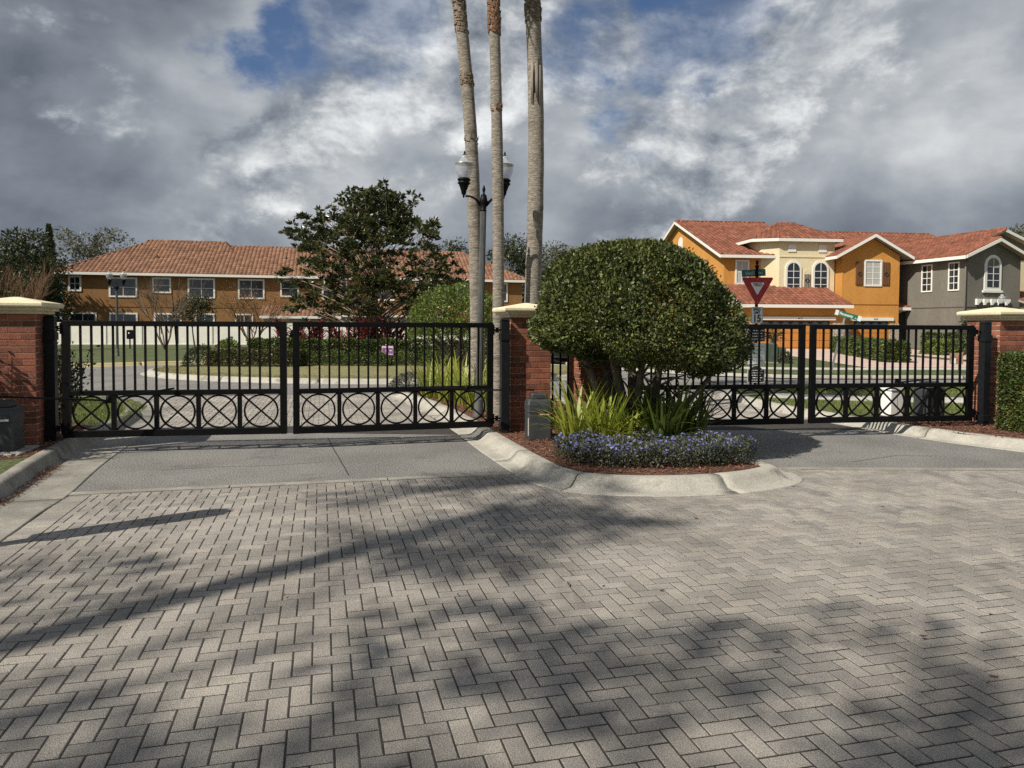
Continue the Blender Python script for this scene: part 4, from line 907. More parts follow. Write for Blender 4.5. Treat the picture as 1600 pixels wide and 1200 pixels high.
for k in range(9):
    a_ = R(-90 - 34 + k * 8.5); q0 = D(837, 160, 12.9) - Vector(pt_.location); q1 = D(837, 96, 12.9) - Vector(pt_.location); rr_ = .134; o_ = Vector((math.cos(a_) * rr_, math.sin(a_) * rr_, 0))
    (sd_m if k in (2, 3, 6) else sc_).tube([q0 + o_ + Vector((0, 0, gq.uniform(-.1, .12))), q0.lerp(q1, .5) + o_ * 1.03, q1 + o_ + Vector((0, 0, gq.uniform(-.15, .05)))], [.006, .013, .005], 5)
sc_.build('scar_fibres', mat('pale_fibre', (.34, .30, .25), .95), pt_); sd_m.build('scar_split', mat('dark_split', (.03, .024, .02), .95), pt_)

# ---- strap-leaved clumps: every leaf is a piece
def strap_mesh(L, w, bend, m, seed):
    g = random.Random(seed); n = 7; vs = []; fs = []
    for i in range(n + 1):
        f = i / n; y = L * (f - .12 * bend * f * f) * .2 + bend * L * .55 * f ** 2.2; z = L * (f - .42 * bend * f ** 2.3); ww = w * (1 - .25 * f if f < .6 else (1 - f) / .4 * .85) * .5
        fold = .25 * ww; vs += [(-ww, y, z + fold), (0, y, z), (ww, y, z + fold)]
    for i in range(n):
        for k in range(2): fs.append((3 * i + k, 3 * i + k + 1, 3 * i + k + 4, 3 * i + k + 3))
    mb = MB(); mb.add(vs, fs, True); return mb.mesh('leaf', m)
def strap_set(m, Ls, seed): return [strap_mesh(L, w, b, m, seed + k) for k, (L, w, b) in enumerate(Ls)]
SH = [(.60, .028, .15), (.66, .030, .35), (.53, .027, .6), (.62, .029, .85), (.46, .025, .3), (.56, .026, 1.05), (.64, .029, .22)]
S_y = strap_set(lf_strap, SH, 1); S_d = strap_set(lf_strap_d, SH, 20); S_dry = strap_set(lf_dry, [(.5, .02, 1.2), (.42, .018, 1.35)], 40)
S_r = strap_set(lf_red, [(.42, .07, .3), (.5, .08, .7), (.36, .06, 1.0)], 60)
def strap_clump(name, label, x, y, z, n, sets, seed, k=1.0, group=None, cat='plant', dry=0):
    g = random.Random(seed); t = thing(name, label, cat, (x, y, z), 0, group)
    for i in range(n):
        a = g.uniform(0, 6.28); r = g.uniform(0, .13) * k; me = g.choice(S_dry) if i < dry else g.choice(sets); s = k * g.uniform(.75, 1.25)
        o = link('leaf', me, t, (math.cos(a) * r, math.sin(a) * r, -.01)); o.rotation_euler = (g.uniform(-.18, .06), g.uniform(-.12, .12), a - math.pi / 2 + g.uniform(-.5, .5)); o.scale = (s, s, s)
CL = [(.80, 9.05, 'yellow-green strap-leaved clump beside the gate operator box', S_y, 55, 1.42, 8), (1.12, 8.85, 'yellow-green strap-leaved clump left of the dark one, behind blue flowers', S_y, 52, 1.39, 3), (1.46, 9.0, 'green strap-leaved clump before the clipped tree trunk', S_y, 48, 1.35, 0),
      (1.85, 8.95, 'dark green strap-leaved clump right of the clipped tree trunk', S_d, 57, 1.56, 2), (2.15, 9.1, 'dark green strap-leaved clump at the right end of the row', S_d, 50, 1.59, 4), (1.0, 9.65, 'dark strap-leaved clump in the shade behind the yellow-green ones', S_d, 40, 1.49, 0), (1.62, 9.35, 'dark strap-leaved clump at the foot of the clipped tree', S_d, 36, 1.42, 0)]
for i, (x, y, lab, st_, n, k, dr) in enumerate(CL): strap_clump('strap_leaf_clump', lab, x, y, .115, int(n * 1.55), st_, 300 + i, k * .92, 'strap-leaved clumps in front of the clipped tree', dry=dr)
for i, (u, d) in enumerate(((672, 15.4), (700, 14.6), (722, 14.2), (742, 13.3), (766, 13.0), (690, 16.0), (775, 14.0))): strap_clump('strap_leaf_clump', ('leftmost strap-leaved clump behind the gate by the grey mound', 'strap-leaved clump behind the gate left of the leaning palm foot', 'strap-leaved clump behind the gate before the leaning palm foot', 'strap-leaved clump behind the gate at the lamp post foot', 'strap-leaved clump between the slim palm and the steel gate post', 'strap-leaved clump farthest back behind the gate', 'strap-leaved clump between the palm feet behind the gate')[i], D(u, 600, d).x, d, .115, 48, S_y, 330 + i, 1.5, 'strap-leaved clumps at the palm feet')
# cordylines: canes with red leaves
for i in range(26):
    u = 436 + i * 8.1; d = 28.1 + random.uniform(-.3, .3); x = D(u, 520, d).x
    t = thing('cordyline_plant', 'red-leaved cordyline in the row behind the roundabout hedge', 'plant', (x, d, .15), 0, 'red cordylines behind the hedge'); g = random.Random(500 + i)
    cm = MB(); hs = [g.uniform(1.1, 2.1) for _ in range(3)]
    for h in hs:
        ox, oy = g.uniform(-.16, .16), g.uniform(-.16, .16); cm.tube([(ox * .4, oy * .4, 0), (ox, oy, h * .75)], .012, 5)
        for k in range(15):
            o = link('leaf', g.choice(S_r), t, (ox, oy, h * .75 - k * .035)); o.rotation_euler = (g.uniform(-.7, -.05), g.uniform(-.2, .2), g.uniform(0, 6.28)); s = g.uniform(.8, 1.2); o.scale = (s, s, s)
    cm.build('cane', m_bark, t)

# ---- hedges and round shrubs
def hedge(name, label, path, w, h, nleaf, lsize, lm, seed, cat='hedge', round_=.12):
    g = np.random.default_rng(seed); pts = [Vector((p[0], p[1])) for p in path]; c = pts[0]; t = thing(name, label, cat, (c.x, c.y, .1))
    seg = [(a, b, (b - a).length) for a, b in zip(pts[:-1], pts[1:])]; tot = sum(s[2] for s in seg); P = []; T = []
    for a, b, L in seg:
        n = int(nleaf * L / tot); tt = (b - a) / L; nn = Vector((-tt.y, tt.x)); f = g.uniform(0, 1, n)
        per = 2 * h + w; s = g.uniform(0, per, n); lat = np.where(s < h, -w / 2, np.where(s < h + w, s - h - w / 2, w / 2)); z = np.where(s < h, s, np.where(s < h + w, h, per - s))
        z = np.maximum(z, .02); cut = g.uniform(0, 1, n) ** 2 * .16; lat = lat * (1 - cut * .6 / max(w, .1)); z = z - cut * .35
        edge = (z > h - round_) & (np.abs(lat) > w / 2 - round_); lat = np.where(edge, lat * .95, lat)
        lump = .035 * np.sin(f * L * 3.7 + seed) + .025 * np.sin(f * L * 9.1)
        X = np.stack([a.x - c.x + tt.x * f * L + nn.x * (lat + lump * np.sign(lat)), a.y - c.y + tt.y * f * L + nn.y * (lat + lump * np.sign(lat)), z + lump * (z > h * .8)], 1) + g.normal(0, .012, (n, 3))
        o = np.stack([nn.x * np.sign(lat) * (s < h) + nn.x * (s > h + w), nn.y * np.sign(lat) * (s < h) + nn.y * (s > h + w), ((s >= h) & (s <= h + w)) * 1.0 + .25], 1); P.append(X); T.append(o * .7 + g.normal(0, .7, (n, 3)))
    # end faces
    for e, sgn in ((0, -1), (-1, 1)):
        a = pts[e]; b = pts[1] if e == 0 else pts[-2]; tt = (a - b).normalized(); nn = Vector((-tt.y, tt.x)); n = max(200, int(nleaf * w / (2 * tot))); la = g.uniform(-w / 2, w / 2, n); z = g.uniform(.02, h, n); k = g.uniform(0, .12, n)
        P.append(np.stack([a.x - c.x + nn.x * la - tt.x * k, a.y - c.y + nn.y * la - tt.y * k, z], 1)); T.append(np.tile([tt.x, tt.y, .2], (n, 1)) + g.normal(0, .7, (n, 3)))
    V, Q = leaves(np.vstack(P), np.vstack(T), lsize, .55, .2, .2, g); link('foliage', arrmesh('foliage', V, Q, lm), t)
    tw = MB(); gg = random.Random(seed)
    for a, b, L in seg:
        for k in range(max(2, int(L / .35))):
            p = a.lerp(b, (k + .5) / max(2, int(L / .35))); x, y = p.x - c.x, p.y - c.y; tw.tube([(x, y, -.02), (x + gg.uniform(-.1, .1), y + gg.uniform(-.1, .1), h * .6)], [.02, .008], 5)
    tw.build('stems', m_bark, t); return t
def ball_shrub(label, x, y, rx, h, n, ls, lm, seed, group=None, z=.12, ry=None):
    g = np.random.default_rng(seed); t = thing('round_shrub', label, 'shrub', (x, y, z), 0, group); d = sph(n, g); d[:, 2] = np.abs(d[:, 2]) * 1.1 - .1
    r = g.uniform(.2, 1, (n, 1)) ** .2 * (1 + .07 * np.sin(d[:, :1] * 8 + seed) * np.cos(d[:, 1:2] * 7)); P = d * r * np.array([rx, ry or rx, h]); P[:, 2] = np.maximum(P[:, 2], .01); V, Q = leaves(P, d + g.normal(0, .6, (n, 3)), ls, .5, .2, .2, g); link('foliage', arrmesh('foliage', V, Q, lm), t)
    tw = MB(); gg = random.Random(seed)
    for k in range(7): a = gg.uniform(0, 6.28); tw.tube([(0, 0, -.02), (math.cos(a) * rx * .6, math.sin(a) * rx * .6, h * .6)], [.015, .006], 4)
    tw.build('stems', m_bark, t)
hedge('long_hedge', 'long clipped hedge across the roundabout behind the left gate', [(-9.6, 27.3), (-7.5, 27.0), (-4.5, 26.9), (-2.4, 27.1), (-.2, 27.4)], .8, .95, 30000, .09, lf_hedge, 91)
hedge('loose_hedge', 'loose dark hedge in front of the long hedge at left', [(-10.4, 25.6), (-8.8, 25.2), (-7.2, 25.1)], .8, .62, 8000, .08, leafmat('olive_leaf', (.07, .075, .025), (.1, .095, .035)), 92)
for i, u in enumerate((480, 520, 556, 594, 632, 676, 716)): ball_shrub(('leftmost', 'second', 'third', 'fourth', 'fifth', 'sixth', 'rightmost')[i] + ' round clipped shrub from the left in the row before the roundabout hedge', D(u, 570, 25.6).x, 25.6 + .15 * math.sin(i * 2), .48 + .05 * math.sin(i * 1.7), .62 + .05 * math.cos(i), 2400, .06, lf_hedge, 100 + i, 'round shrubs before the hedge')
ball_shrub('small bright green shrub at the end of the long hedge', D(357, 545, 27.6).x, 27.6, .55, .95, 1500, .12, lf_bright, 120)
ball_shrub('dark mounded shrub at the left end of the roundabout bed', D(316, 560, 25.8).x, 25.8, .7, .75, 2600, .07, lf_dark, 121)
ball_shrub('silvery grey mound before the palm feet behind the gate', D(641, 605, 17.0).x, 17.0, .5, .42, 2600, .05, lf_lav, 122)
hedge('boxed_hedge', 'clipped box hedge in front of the right brick column', [(7.32, 10.75), (8.9, 10.95)], .62, 1.16, 21000, .042, lf_hedge, 93)
hedge('drive_hedge', 'long clipped hedge between the two driveways by the orange house', [(19.4, 43.5), (17.9, 37.2), (16.35, 31.2)], .95, .85, 15000, .13, lf_hedge, 94)
hedge('foundation_hedge', 'low hedge along the foot of the grey house', [(26.6, 47.6), (29.5, 46.6), (31.5, 47.0)], 1.0, 1.1, 8000, .14, lf_hedge, 95)
for i, (u, d) in enumerate(((1462, 41), (1480, 40), (1500, 41), (1518, 42))): ball_shrub(('leftmost', 'second', 'third', 'rightmost')[i] + ' of four leafy yellow-green shrubs in the bed before the grey house', D(u, 540, d).x, d, .7, .8, 900, .2, lf_bright, 130 + i, 'shrubs before the grey house')
leafy_tree('small_tree', 'small leafy tree before the grey house by the right column', gp(1530, 560, 33), 2.15, prof((0, .5), (.5, .8), (.8, .8), (1, .3)), 26, 2800, .14, lf_dark, m_bark, 135, z0=.2, clr=.4, trunk_r=.05)
ball_shrub('small dark shrub beside the green transformer box', D(1226, 565, 30.6).x, 30.6, .28, .5, 700, .08, lf_dark, 136)
# potted-looking sago palm by the transformer
t = thing('sago_palm', 'small spiky sago palm standing behind the green transformer', 'palm', (D(1206, 560, 33).x, 33, .1)); g_ = np.random.default_rng(3); Pl = []; Tl = []; sm = MB().lathe([(.12, 0), (.16, .3), (.13, .75), (.1, .95)], 10)
for k in range(20):
    a = g_.uniform(0, 6.28); e = g_.uniform(.1, 1.2); d = Vector((math.cos(a) * math.cos(e), math.sin(a) * math.cos(e), math.sin(e)))
    for f in np.linspace(.15, 1, 14):
        q = Vector((0, 0, .95)) + d * .75 * f - Vector((0, 0, .25 * f * f)); sd2 = d.cross(Vector((0, 0, 1))).normalized()
        for s in (-1, 1): v = sd2 * s + d * .6; Pl.append(tuple(q)); Tl.append(tuple(v))
V, Q = leaves(np.array(Pl), np.array(Tl), .2, .12, .05, 0, g_); link('fronds', arrmesh('fronds', V, Q, lf_dark), t); sm.build('trunk', m_bark, t)

def loose_shrub(name, label, base, R3, n, ls, lm, seed, stems=12, asp=.55):
    g = np.random.default_rng(seed); gg = random.Random(seed); t = thing(name, label, 'shrub', base); tw = MB(); P = []; T = []
    for k in range(stems):
        a = gg.uniform(0, 6.28); r = gg.uniform(.2, 1); e = Vector((math.cos(a) * R3[0] * r, math.sin(a) * R3[1] * r, R3[2] * gg.uniform(.6, 1.05))); m1 = e * .5 + Vector((gg.gauss(0, .05), gg.gauss(0, .05), .05)); tw.tube([(0, 0, -.03), m1, e], [.014, .009, .003], 5)
        m = n // stems; f = g.uniform(.25, 1, m); pts = np.array([tuple(m1.lerp(e, max(0, x * 2 - 1)) if x > .5 else (m1 * (x * 2))) for x in f]) + g.normal(0, .05, (m, 3)); P.append(pts); T.append(sph(m, g) + np.array([0, 0, .2]))
    P = np.vstack(P); P[:, 2] = np.maximum(P[:, 2], .01); V, Q = leaves(P, np.vstack(T), ls, asp, .2, .4, g); tw.build('stems', m_bark, t); link('foliage', arrmesh('foliage', V, Q, lm), t)
loose_shrub('leafy_shrub', 'loose dark shrub behind the left gate post', (-6.3, 10.3, .12), (.45, .4, 1.25), 1700, .06, lf_dark, 141, 26)
loose_shrub('leafy_shrub', 'thin leafy shrub inside the gate at its hinge end', (-6.55, 10.4, .12), (.45, .4, 1.1), 1500, .06, lf_dark, 142, 20)
loose_shrub('purple_plant', 'dark purple-leaved plant in front of the left brick column', (-6.85, 8.45, .12), (.75, .4, 1.6), 2600, .085, lf_purple, 143, 40)
loose_shrub('leafy_shrub', 'tall leafy shrub just left of the picture by the left column', (-7.75, 7.75, .12), (.95, .8, 2.3), 14000, .10, lf_dark, 146, 60)
loose_shrub('leafy_sprig', 'yellow-green leafy sprig before the left column at the picture edge', (-6.62, 8.95, .5), (.3, .2, .85), 160, .08, lf_bright, 144, 5)

# ---- mulch, flowers, grass
def chips(name, poly, n, z, seed, L=.045, m=None, label=None):
    g = np.random.default_rng(seed); xy = scatter(poly, n, g); P = np.column_stack([xy, np.full(n, z) + g.uniform(0, .02, n)]); T = g.normal(0, 1, (n, 3)); T[:, 2] *= .3
    V, Q = leaves(P, T, L, .32, .1, 1.2, g); o = stuffobj(name, V, Q, m or m_chip, label or 'brown bark mulch covering the planting bed', 'mulch'); return o
chips('median_mulch', [tuple(p) for p in isl_in[::3]], 16000, .113, 201, .05)
chips('right_mulch', [(6.15, 11.4), (6.5, 10.5), (7.1, 9.75), (8.3, 9.35), (9.5, 9.2), (9.5, 12.4), (6.3, 12.6)], 6000, .121, 202, .05, label='brown bark mulch around the right column')
sheet('right_bed', [(6.12, 11.5), (6.45, 10.55), (7.05, 9.75), (8.3, 9.36), (9.5, 9.2), (9.5, 12.4), (6.3, 12.7)], .122, m_mulch)
sheet('left_bed', [(-5.45, 8.35), (-5.9, 10.3), (-6.1, 10.9), (-7.6, 11.3), (-7.8, 7.9), (-6.1, 7.6)], .129, m_mulch)
chips('left_mulch', [(-5.45, 8.35), (-5.9, 10.3), (-6.1, 10.9), (-7.6, 11.3), (-7.8, 7.9), (-6.1, 7.6)], 3500, .13, 203, .05, label='brown bark mulch at the foot of the left column')
chips('gutter_leaf_litter', [(-4.75, 6.9), (-5.0, 7.6), (-5.25, 8.3), (-5.16, 8.45), (-4.9, 7.7), (-4.6, 6.75), (-4.25, 5.3), (-4.35, 5.25)], 900, .012, 204, .035, leafmat('litter', (.10, .045, .03), (.17, .09, .05)), 'fallen dry leaves lying along the left gutter')
chips('stray_leaf_litter', [(-3.5, 4), (0, 8), (.2, 7), (3, 7), (8, 8), (4, 3)], 60, .006, 205, .045, MATS['litter'], 'few dry leaves scattered over the pavers')
FB = [(.45, 8.42), (.62, 8.02), (1.0, 7.8), (1.8, 7.84), (2.55, 8.02), (2.82, 8.32), (2.6, 8.85), (1.9, 8.72), (1.2, 8.6), (.7, 8.75)]
def flowerbed():
    g = np.random.default_rng(210); n = 26000; xy = scatter(FB, n, g); h = .24 + .06 * np.sin(xy[:, 0] * 9) * np.cos(xy[:, 1] * 8); z = .112 + g.uniform(0, 1, n) ** .6 * h
    P = np.column_stack([xy, z]); T = g.normal(0, .6, (n, 3)); T[:, 2] += .5; A = leaves(P, T, .034, .38, .3, .2, g)
    link('flower_foliage', arrmesh('f', *A, leafmat('flower_leaf', (.065, .075, .045), (.105, .115, .075), isl=.45)), None, kind='stuff', label='low grey-green foliage of the blue-flowered ground cover', category='ground cover')
    n = 900; xy = scatter(FB, n, g); h = .25 + .06 * np.sin(xy[:, 0] * 9) * np.cos(xy[:, 1] * 8); keepz = g.uniform(.55, 1.06, n); Ps = []; Ts = []
    Vs, Qs, o = [], [], 0
    for (x, y), hh, kz in zip(xy, h, keepz):
        c = np.array([x, y, .115 + hh * kz]); ax = unit(np.array([[g.normal(0, .4), -.6 + g.normal(0, .4), .8]]))[0]; u_ = unit(np.cross(ax, [0.3, .2, .9])[None])[0]; w_ = np.cross(ax, u_); r = g.uniform(.010, .017)
        for k in range(3): a0, a1 = 2.094 * k, 2.094 * k + 2.094; f = lambda a, q: c + (u_ * math.cos(a) + w_ * math.sin(a)) * r * q - ax * r * .25 * (1 - q); Vs += [c, f(a0, 1), f((a0 + a1) / 2, 1), f(a1, 1)]; Qs.append([o, o + 1, o + 2, o + 3]); o += 4
    link('blue_flowers', arrmesh('b', np.array(Vs), np.array(Qs), fl_blue), None, kind='stuff', label='small blue flowers scattered over the ground cover at the median tip', category='flowers')
flowerbed()
def grass(name, poly, n, z, h, m, seed, label, w=.08):
    g = np.random.default_rng(seed); xy = scatter(poly, n, g); P = np.column_stack([xy, np.full(n, z - .004)]); T = g.normal(0, .35, (n, 3)); T[:, 2] = 1; V, Q = leaves(P, T, h, w, .05, 0, g); stuffobj(name, V, Q, m, label, 'grass')
lgp = [(-6.08, 10.9), (-6.3, 12.4), (-6.6, 13.3), (-7.5, 14.45), (-9.6, 15.6), (-11, 15.9), (-10, 11.3)]
grass('lawn_grass', lgp, 42000, .125, .06, lf_grass, 221, 'short green grass inside the left gate')
grass('verge_grass', [(-5.0, 6.5), (-5.35, 7.55), (-6.3, 7.6), (-6.3, 6.0), (-4.75, 5.6)], 16000, .125, .06, lf_grass, 222, 'short green grass behind the kerb at the left edge')
grass('roundabout_grass', [tuple(p) for p in cen_in[::4] if p[1] < 26] + [(2.6, 26), (-11.6, 26)][:0], 30000, .13, .055, lf_grass_d, 223, 'dry yellowish grass on the roundabout', .14)
grass('strip_grass', [(5.2, 15.4), (5.5, 13.4), (6.1, 12.6), (9, 13), (14, 14), (14, 14.9), (9, 14.4), (7.2, 14.8)], 16000, .12, .06, lf_grass, 224, 'green grass strip inside the right gate', .1)
grass('far_strip_grass', [(5.4, 17.4), (6, 18.2), (8, 18.6), (14, 19.2), (14, 16.9), (8, 16.3)], 12000, .12, .07, lf_grass, 225, 'green grass strip beyond the near sidewalk', .12)

# ---- shade trees behind the viewer
for i, (x, y, h, sd_) in enumerate(SHADE):
    leafy_tree('oak_tree', ('oak behind the viewer, leftmost of three', 'oak behind the viewer, middle one of three', 'oak behind the viewer, nearest the drive of three')[i], (x, y, .1), h, prof((0, 2.5), (.5, 3.6), (.78, 3.4), (1, 1.6)), 27, 5200, .2, lf_dark, m_bark, sd_, z0=.52, clr=.72, trunk_r=.26, group='shade trees behind the viewer', twigs=3)
palm('tall palm behind the viewer left of the drive', [(-8.14, -2.31, .1), (-8.9, -2.15, 4.5), (-9.8, -1.97, 9), (-10.63, -1.8, 13.2)], .14, 84, [(12, 12.9, 100)], 13)
# ------------------------------------------------------------------ buildings
m_tile = mat('clay_tile', (0.168, 0.056, 0.03), .9, col2=(0.21, 0.077, 0.042), scale=.6, isl=.3, rcol=(1.3, 1.3, 1.35))
m_tile_l = mat('clay_tile_light', (0.185, 0.09, 0.05), .9, col2=(0.225, 0.112, 0.064), scale=.5, isl=.28, rcol=(1.3, 1.35, 1.4))
m_brown = mat('brown_stucco', (0.22, 0.112, 0.038), .95, col2=(0.25, 0.13, 0.048), scale=.7, var=.08, bscale=18, patch=((.17, .09, .035), .9, .58, .8), stretch=(1, 1, .35))
m_orange = mat('orange_stucco', (0.50, 0.225, 0.045), .95, col2=(0.55, 0.26, 0.06), scale=.8, var=.07, bscale=18, patch=((.40, .18, .045), 1.1, .58, .8), stretch=(1, 1, .35))
m_door = mat('orange_garage_door', (0.50, 0.20, 0.035), .75)
m_buff = mat('cream_house_stucco', (0.66, 0.57, 0.36), .95, col2=(0.70, 0.62, 0.42), scale=.8, var=.05, bscale=18)
m_grey = mat('grey_stucco', (0.15, 0.138, 0.116), .95, col2=(0.175, 0.16, 0.135), scale=.8, var=.08, bscale=18, patch=((.11, .10, .085), 1.1, .58, .8), stretch=(1, 1, .35))
m_trim = mat('white_trim', (0.74, 0.73, 0.68), .7); m_soffit = mat('soffit', (0.32, 0.30, 0.26), .9)
m_pane = mat('window_glass', (0.02, 0.026, 0.03), .06, spec=.9); m_near_black = mat('near_black', (0.02, 0.018, 0.016), .9)
m_shut = mat('shutter_wood', (0.14, 0.065, 0.025), .7); m_blind = mat('window_blind', (.42, .42, .40), .6)
m_stone = mat('stone_veneer', (0.24, 0.19, 0.15), .95, col2=(0.45, 0.40, 0.34), scale=7, detail=1, thresh=(.45, .55), var=.3, bscale=20, stretch=(1, 1, 2.5))
def tiles(name, quad, parent, m, tw=.34, co=.42, amp=.085, seed=0):
    """barrel tiles on the plane quad: eave-left, eave-right, ridge-right, ridge-left (local coords)"""
    A, B, C, Dq = [Vector(p) for p in quad]; ax = (B - A).normalized(); n = ax.cross(Dq - A if (Dq - A).length > .01 else C - A)
    if n.length < 1e-6: n = ax.cross(C - A)
    n.normalize(); ay = n.cross(ax); 
    if n.z < 0: n = -n
    loc = lambda p: ((p - A).dot(ax), (p - A).dot(ay)); P2 = [loc(p) for p in (A, B, C, Dq)]; hmax = max(P2[2][1], P2[3][1])
    def lerpx(p, q, v): 
        d = q[1] - p[1]; return p[0] if abs(d) < 1e-6 else p[0] + (q[0] - p[0]) * min(1, max(0, (v - p[1]) / d))
    V = []; Q = []; o = 0; rows = max(1, int(round(hmax / co))); dv = hmax / rows; g = random.Random(seed)
    ang = [0, .25, .5, .75, 1.0]; prof_ = [0, .75, 1.0, .75, 0]
    for r in range(rows):
        v0, v1 = r * dv, (r + 1) * dv + .03; xl = lerpx(P2[0], P2[3], v0 + dv * .5); xr = lerpx(P2[1], P2[2], v0 + dv * .5); k0 = int(math.floor(xl / tw)); k1 = int(math.ceil(xr / tw))
        for k in range(k0, k1):
            x0 = max(xl, k * tw); x1 = min(xr, (k + 1) * tw)
            if x1 - x0 < .04: continue
            lift = .03 + g.uniform(-.004, .006)
            for vv, ll in ((v0, lift), (v1, .006)):
                for f, pr in zip(ang, prof_): V.append(A + ax * (x0 + (x1 - x0) * f) + ay * vv + n * (ll + amp * pr))
            for f in range(4): Q.append((o + f, o + f + 1, o + 5 + f + 1, o + 5 + f))
            for f in (0, 1): pass
            V += [A + ax * x0 + ay * v0 + n * 0.0, A + ax * x1 + ay * v0 + n * 0.0]; Q.append((o + 10, o + 11, o + 4, o)); Q.append((o, o + 4, o + 3, o + 1)); Q.append((o + 1, o + 3, o + 2, o + 2)) if False else None
            V.append(A + ax * (x0 + x1) / 2 + ay * v0 + n * (lift + amp)); o += 13
    me = arrmesh(name, np.array([tuple(p) for p in V]), np.array(Q), m, True); return link(name, me, parent, kind='stuff')
def roof(house, planes, m, name='roof', th=.14, fascia=()):
    mb = MB()
    for q in planes:
        pts = [Vector(p) for p in q]; k = len(pts); vs = [tuple(p) for p in pts] + [tuple(p - Vector((0, 0, th))) for p in pts]
        mb.add(vs, [tuple(range(k)), tuple(range(2 * k - 1, k - 1, -1))] + [((i + 1) % k, i, k + i, k + (i + 1) % k) for i in range(k)])
    r = mb.build(name, m_soffit, house)
    for i, q in enumerate(planes):
        qq = q if len(q) == 4 else (q[0], q[1], q[2], q[2]); tiles('roof_tiles', qq, r, m, seed=i)
    for a, b in fascia:
        a = Vector(a); b = Vector(b); t = (b - a).normalized(); nn = Vector((t.y, -t.x, 0)).normalized() * .05
        vs = [a + nn - Vector((0, 0, .20)), b + nn - Vector((0, 0, .20)), b + nn + Vector((0, 0, .01)), a + nn + Vector((0, 0, .01)), a - nn * .2 - Vector((0, 0, .20)), b - nn * .2 - Vector((0, 0, .20)), b - nn * .2 + Vector((0, 0, .01)), a - nn * .2 + Vector((0, 0, .01))]
        MB().add(vs, [(0, 1, 2, 3), (7, 6, 5, 4), (0, 4, 5, 1), (3, 2, 6, 7), (0, 3, 7, 4), (1, 5, 6, 2)]).build('gutter', m_trim, r)
    return r
def ridge_cap(r, a, b, m):
    a = Vector(a); b = Vector(b); n = max(2, int((b - a).length / .4)); mb = MB()
    for k in range(n): mb.tube([a.lerp(b, k / n), a.lerp(b, (k + 1.08) / n) + Vector((0, 0, .015))], [.10, .085], 8)
    mb.build('ridge_tiles', m, r, kind='stuff')
def window(house, x0, x1, z0, z1, y=0.0, fw=.10, cols=2, rows=2, side=False, pane=None, frame=True, sill=True):
    """set in the wall plane y (front) or, with side=True, in the left wall x=y running along +y (x0,x1 then mean y)"""
    Mx = Matrix.Identity(4) if not side else Matrix.Translation((y, 0, 0)) @ Matrix.Rotation(R(-90), 4, 'Z')
    if not side: Mx = Matrix.Translation((0, y, 0))
    else: x0, x1 = -x1, -x0
    w = link('window', None, house); w.empty_display_size = .1
    MB().box(x0, x1, -.012, .05, z0, z1, Mx).build('pane', pane or m_pane, w)
    f = MB()
    if frame:
        f.box(x0 - fw, x0, -.06, .05, z0 - fw, z1 + fw, Mx); f.box(x1, x1 + fw, -.06, .05, z0 - fw, z1 + fw, Mx); f.box(x0, x1, -.06, .05, z1, z1 + fw, Mx); f.box(x0, x1, -.06, .05, z0 - fw, z0, Mx); f.build('frame', m_trim, w)
    mu = MB()
    for k in range(1, cols): x = x0 + (x1 - x0) * k / cols; mu.box(x - .02, x + .02, -.03, .0, z0, z1, Mx)
    for k in range(1, rows): z = z0 + (z1 - z0) * k / rows; mu.box(x0, x1, -.028, .0, z - .02, z + .02, Mx)
    if mu.v: mu.build('muntins', m_trim, w)
    return w
def arch_pts(x0, x1, z0, z1, n=10):
    r = (x1 - x0) / 2; c = (x0 + x1) / 2; return [(x0, z0), (x1, z0)] + [(c + r * math.cos(math.pi * k / n), z1 - r + r * math.sin(math.pi * k / n)) for k in range(n + 1)]
def arch_window(house, x0, x1, z0, z1, y, fw, cols=2, rows=4, blind_top=None):
    w = link('window', None, house); n = 10; fr = MB(); o_ = arch_pts(x0 - fw, x1 + fw, z0 - fw, z1 + fw, n)
    fr.wallpoly(o_, y - .07, y + .03).build('frame', m_trim, w); MB().wallpoly(arch_pts(x0, x1, z0, z1, n), y - .085, y - .071).build('pane', m_pane if blind_top is None else m_pane, w); mu = MB()
    for k in range(1, cols): x = x0 + (x1 - x0) * k / cols; mu.box(x - .02, x + .02, y - .1, y - .086, z0, z1 - .03)
    for k in range(1, rows): z = z0 + (z1 - (x1 - x0) / 2 * .3 - z0) * k / rows; mu.box(x0 + .01, x1 - .01, y - .099, y - .086, z - .02, z + .02)
    mu.build('muntins', m_trim, w)
    if blind_top is not None: MB().wallpoly([p for p in arch_pts(x0, x1, z1 - (x1 - x0) * .62, z1, n)], y - .094, y - .0862).build('blind_head', blind_top, w)
    return w
# ---- long brown house behind the white fence
HB = thing('brown_house', 'long two-storey brown house with tiled roof behind the white fence', 'house', (-36.51, 60.0, 0), R(13))
MB().box(0, 38.4, 0, 12, -.3, 5.75).build('wall', m_brown, HB)
rz_, ry_ = 8.75, 5.6
rr_ = roof(HB, [((-.45, -.45, 5.78), (38.85, -.45, 5.78), (33.6, ry_, rz_), (4.6, ry_, rz_)), ((-.45, 12.4, 5.78), (-.45, -.45, 5.78), (4.6, ry_, rz_)), ((38.85, -.45, 5.78), (38.85, 12.4, 5.78), (33.6, ry_, rz_))], m_tile_l, fascia=[((-.45, -.45, 5.78), (38.85, -.45, 5.78)), ((-.45, 12.4, 5.78), (-.45, -.45, 5.78)), ((38.85, -.45, 5.78), (38.85, 12.4, 5.78))])
ridge_cap(rr_, (4.6, ry_, rz_ + .03), (33.6, ry_, rz_ + .03), m_tile_l); ridge_cap(rr_, (-.45, -.45, 5.85), (4.6, ry_, rz_ + .03), m_tile_l); ridge_cap(rr_, (38.85, -.45, 5.85), (33.6, ry_, rz_ + .03), m_tile_l)
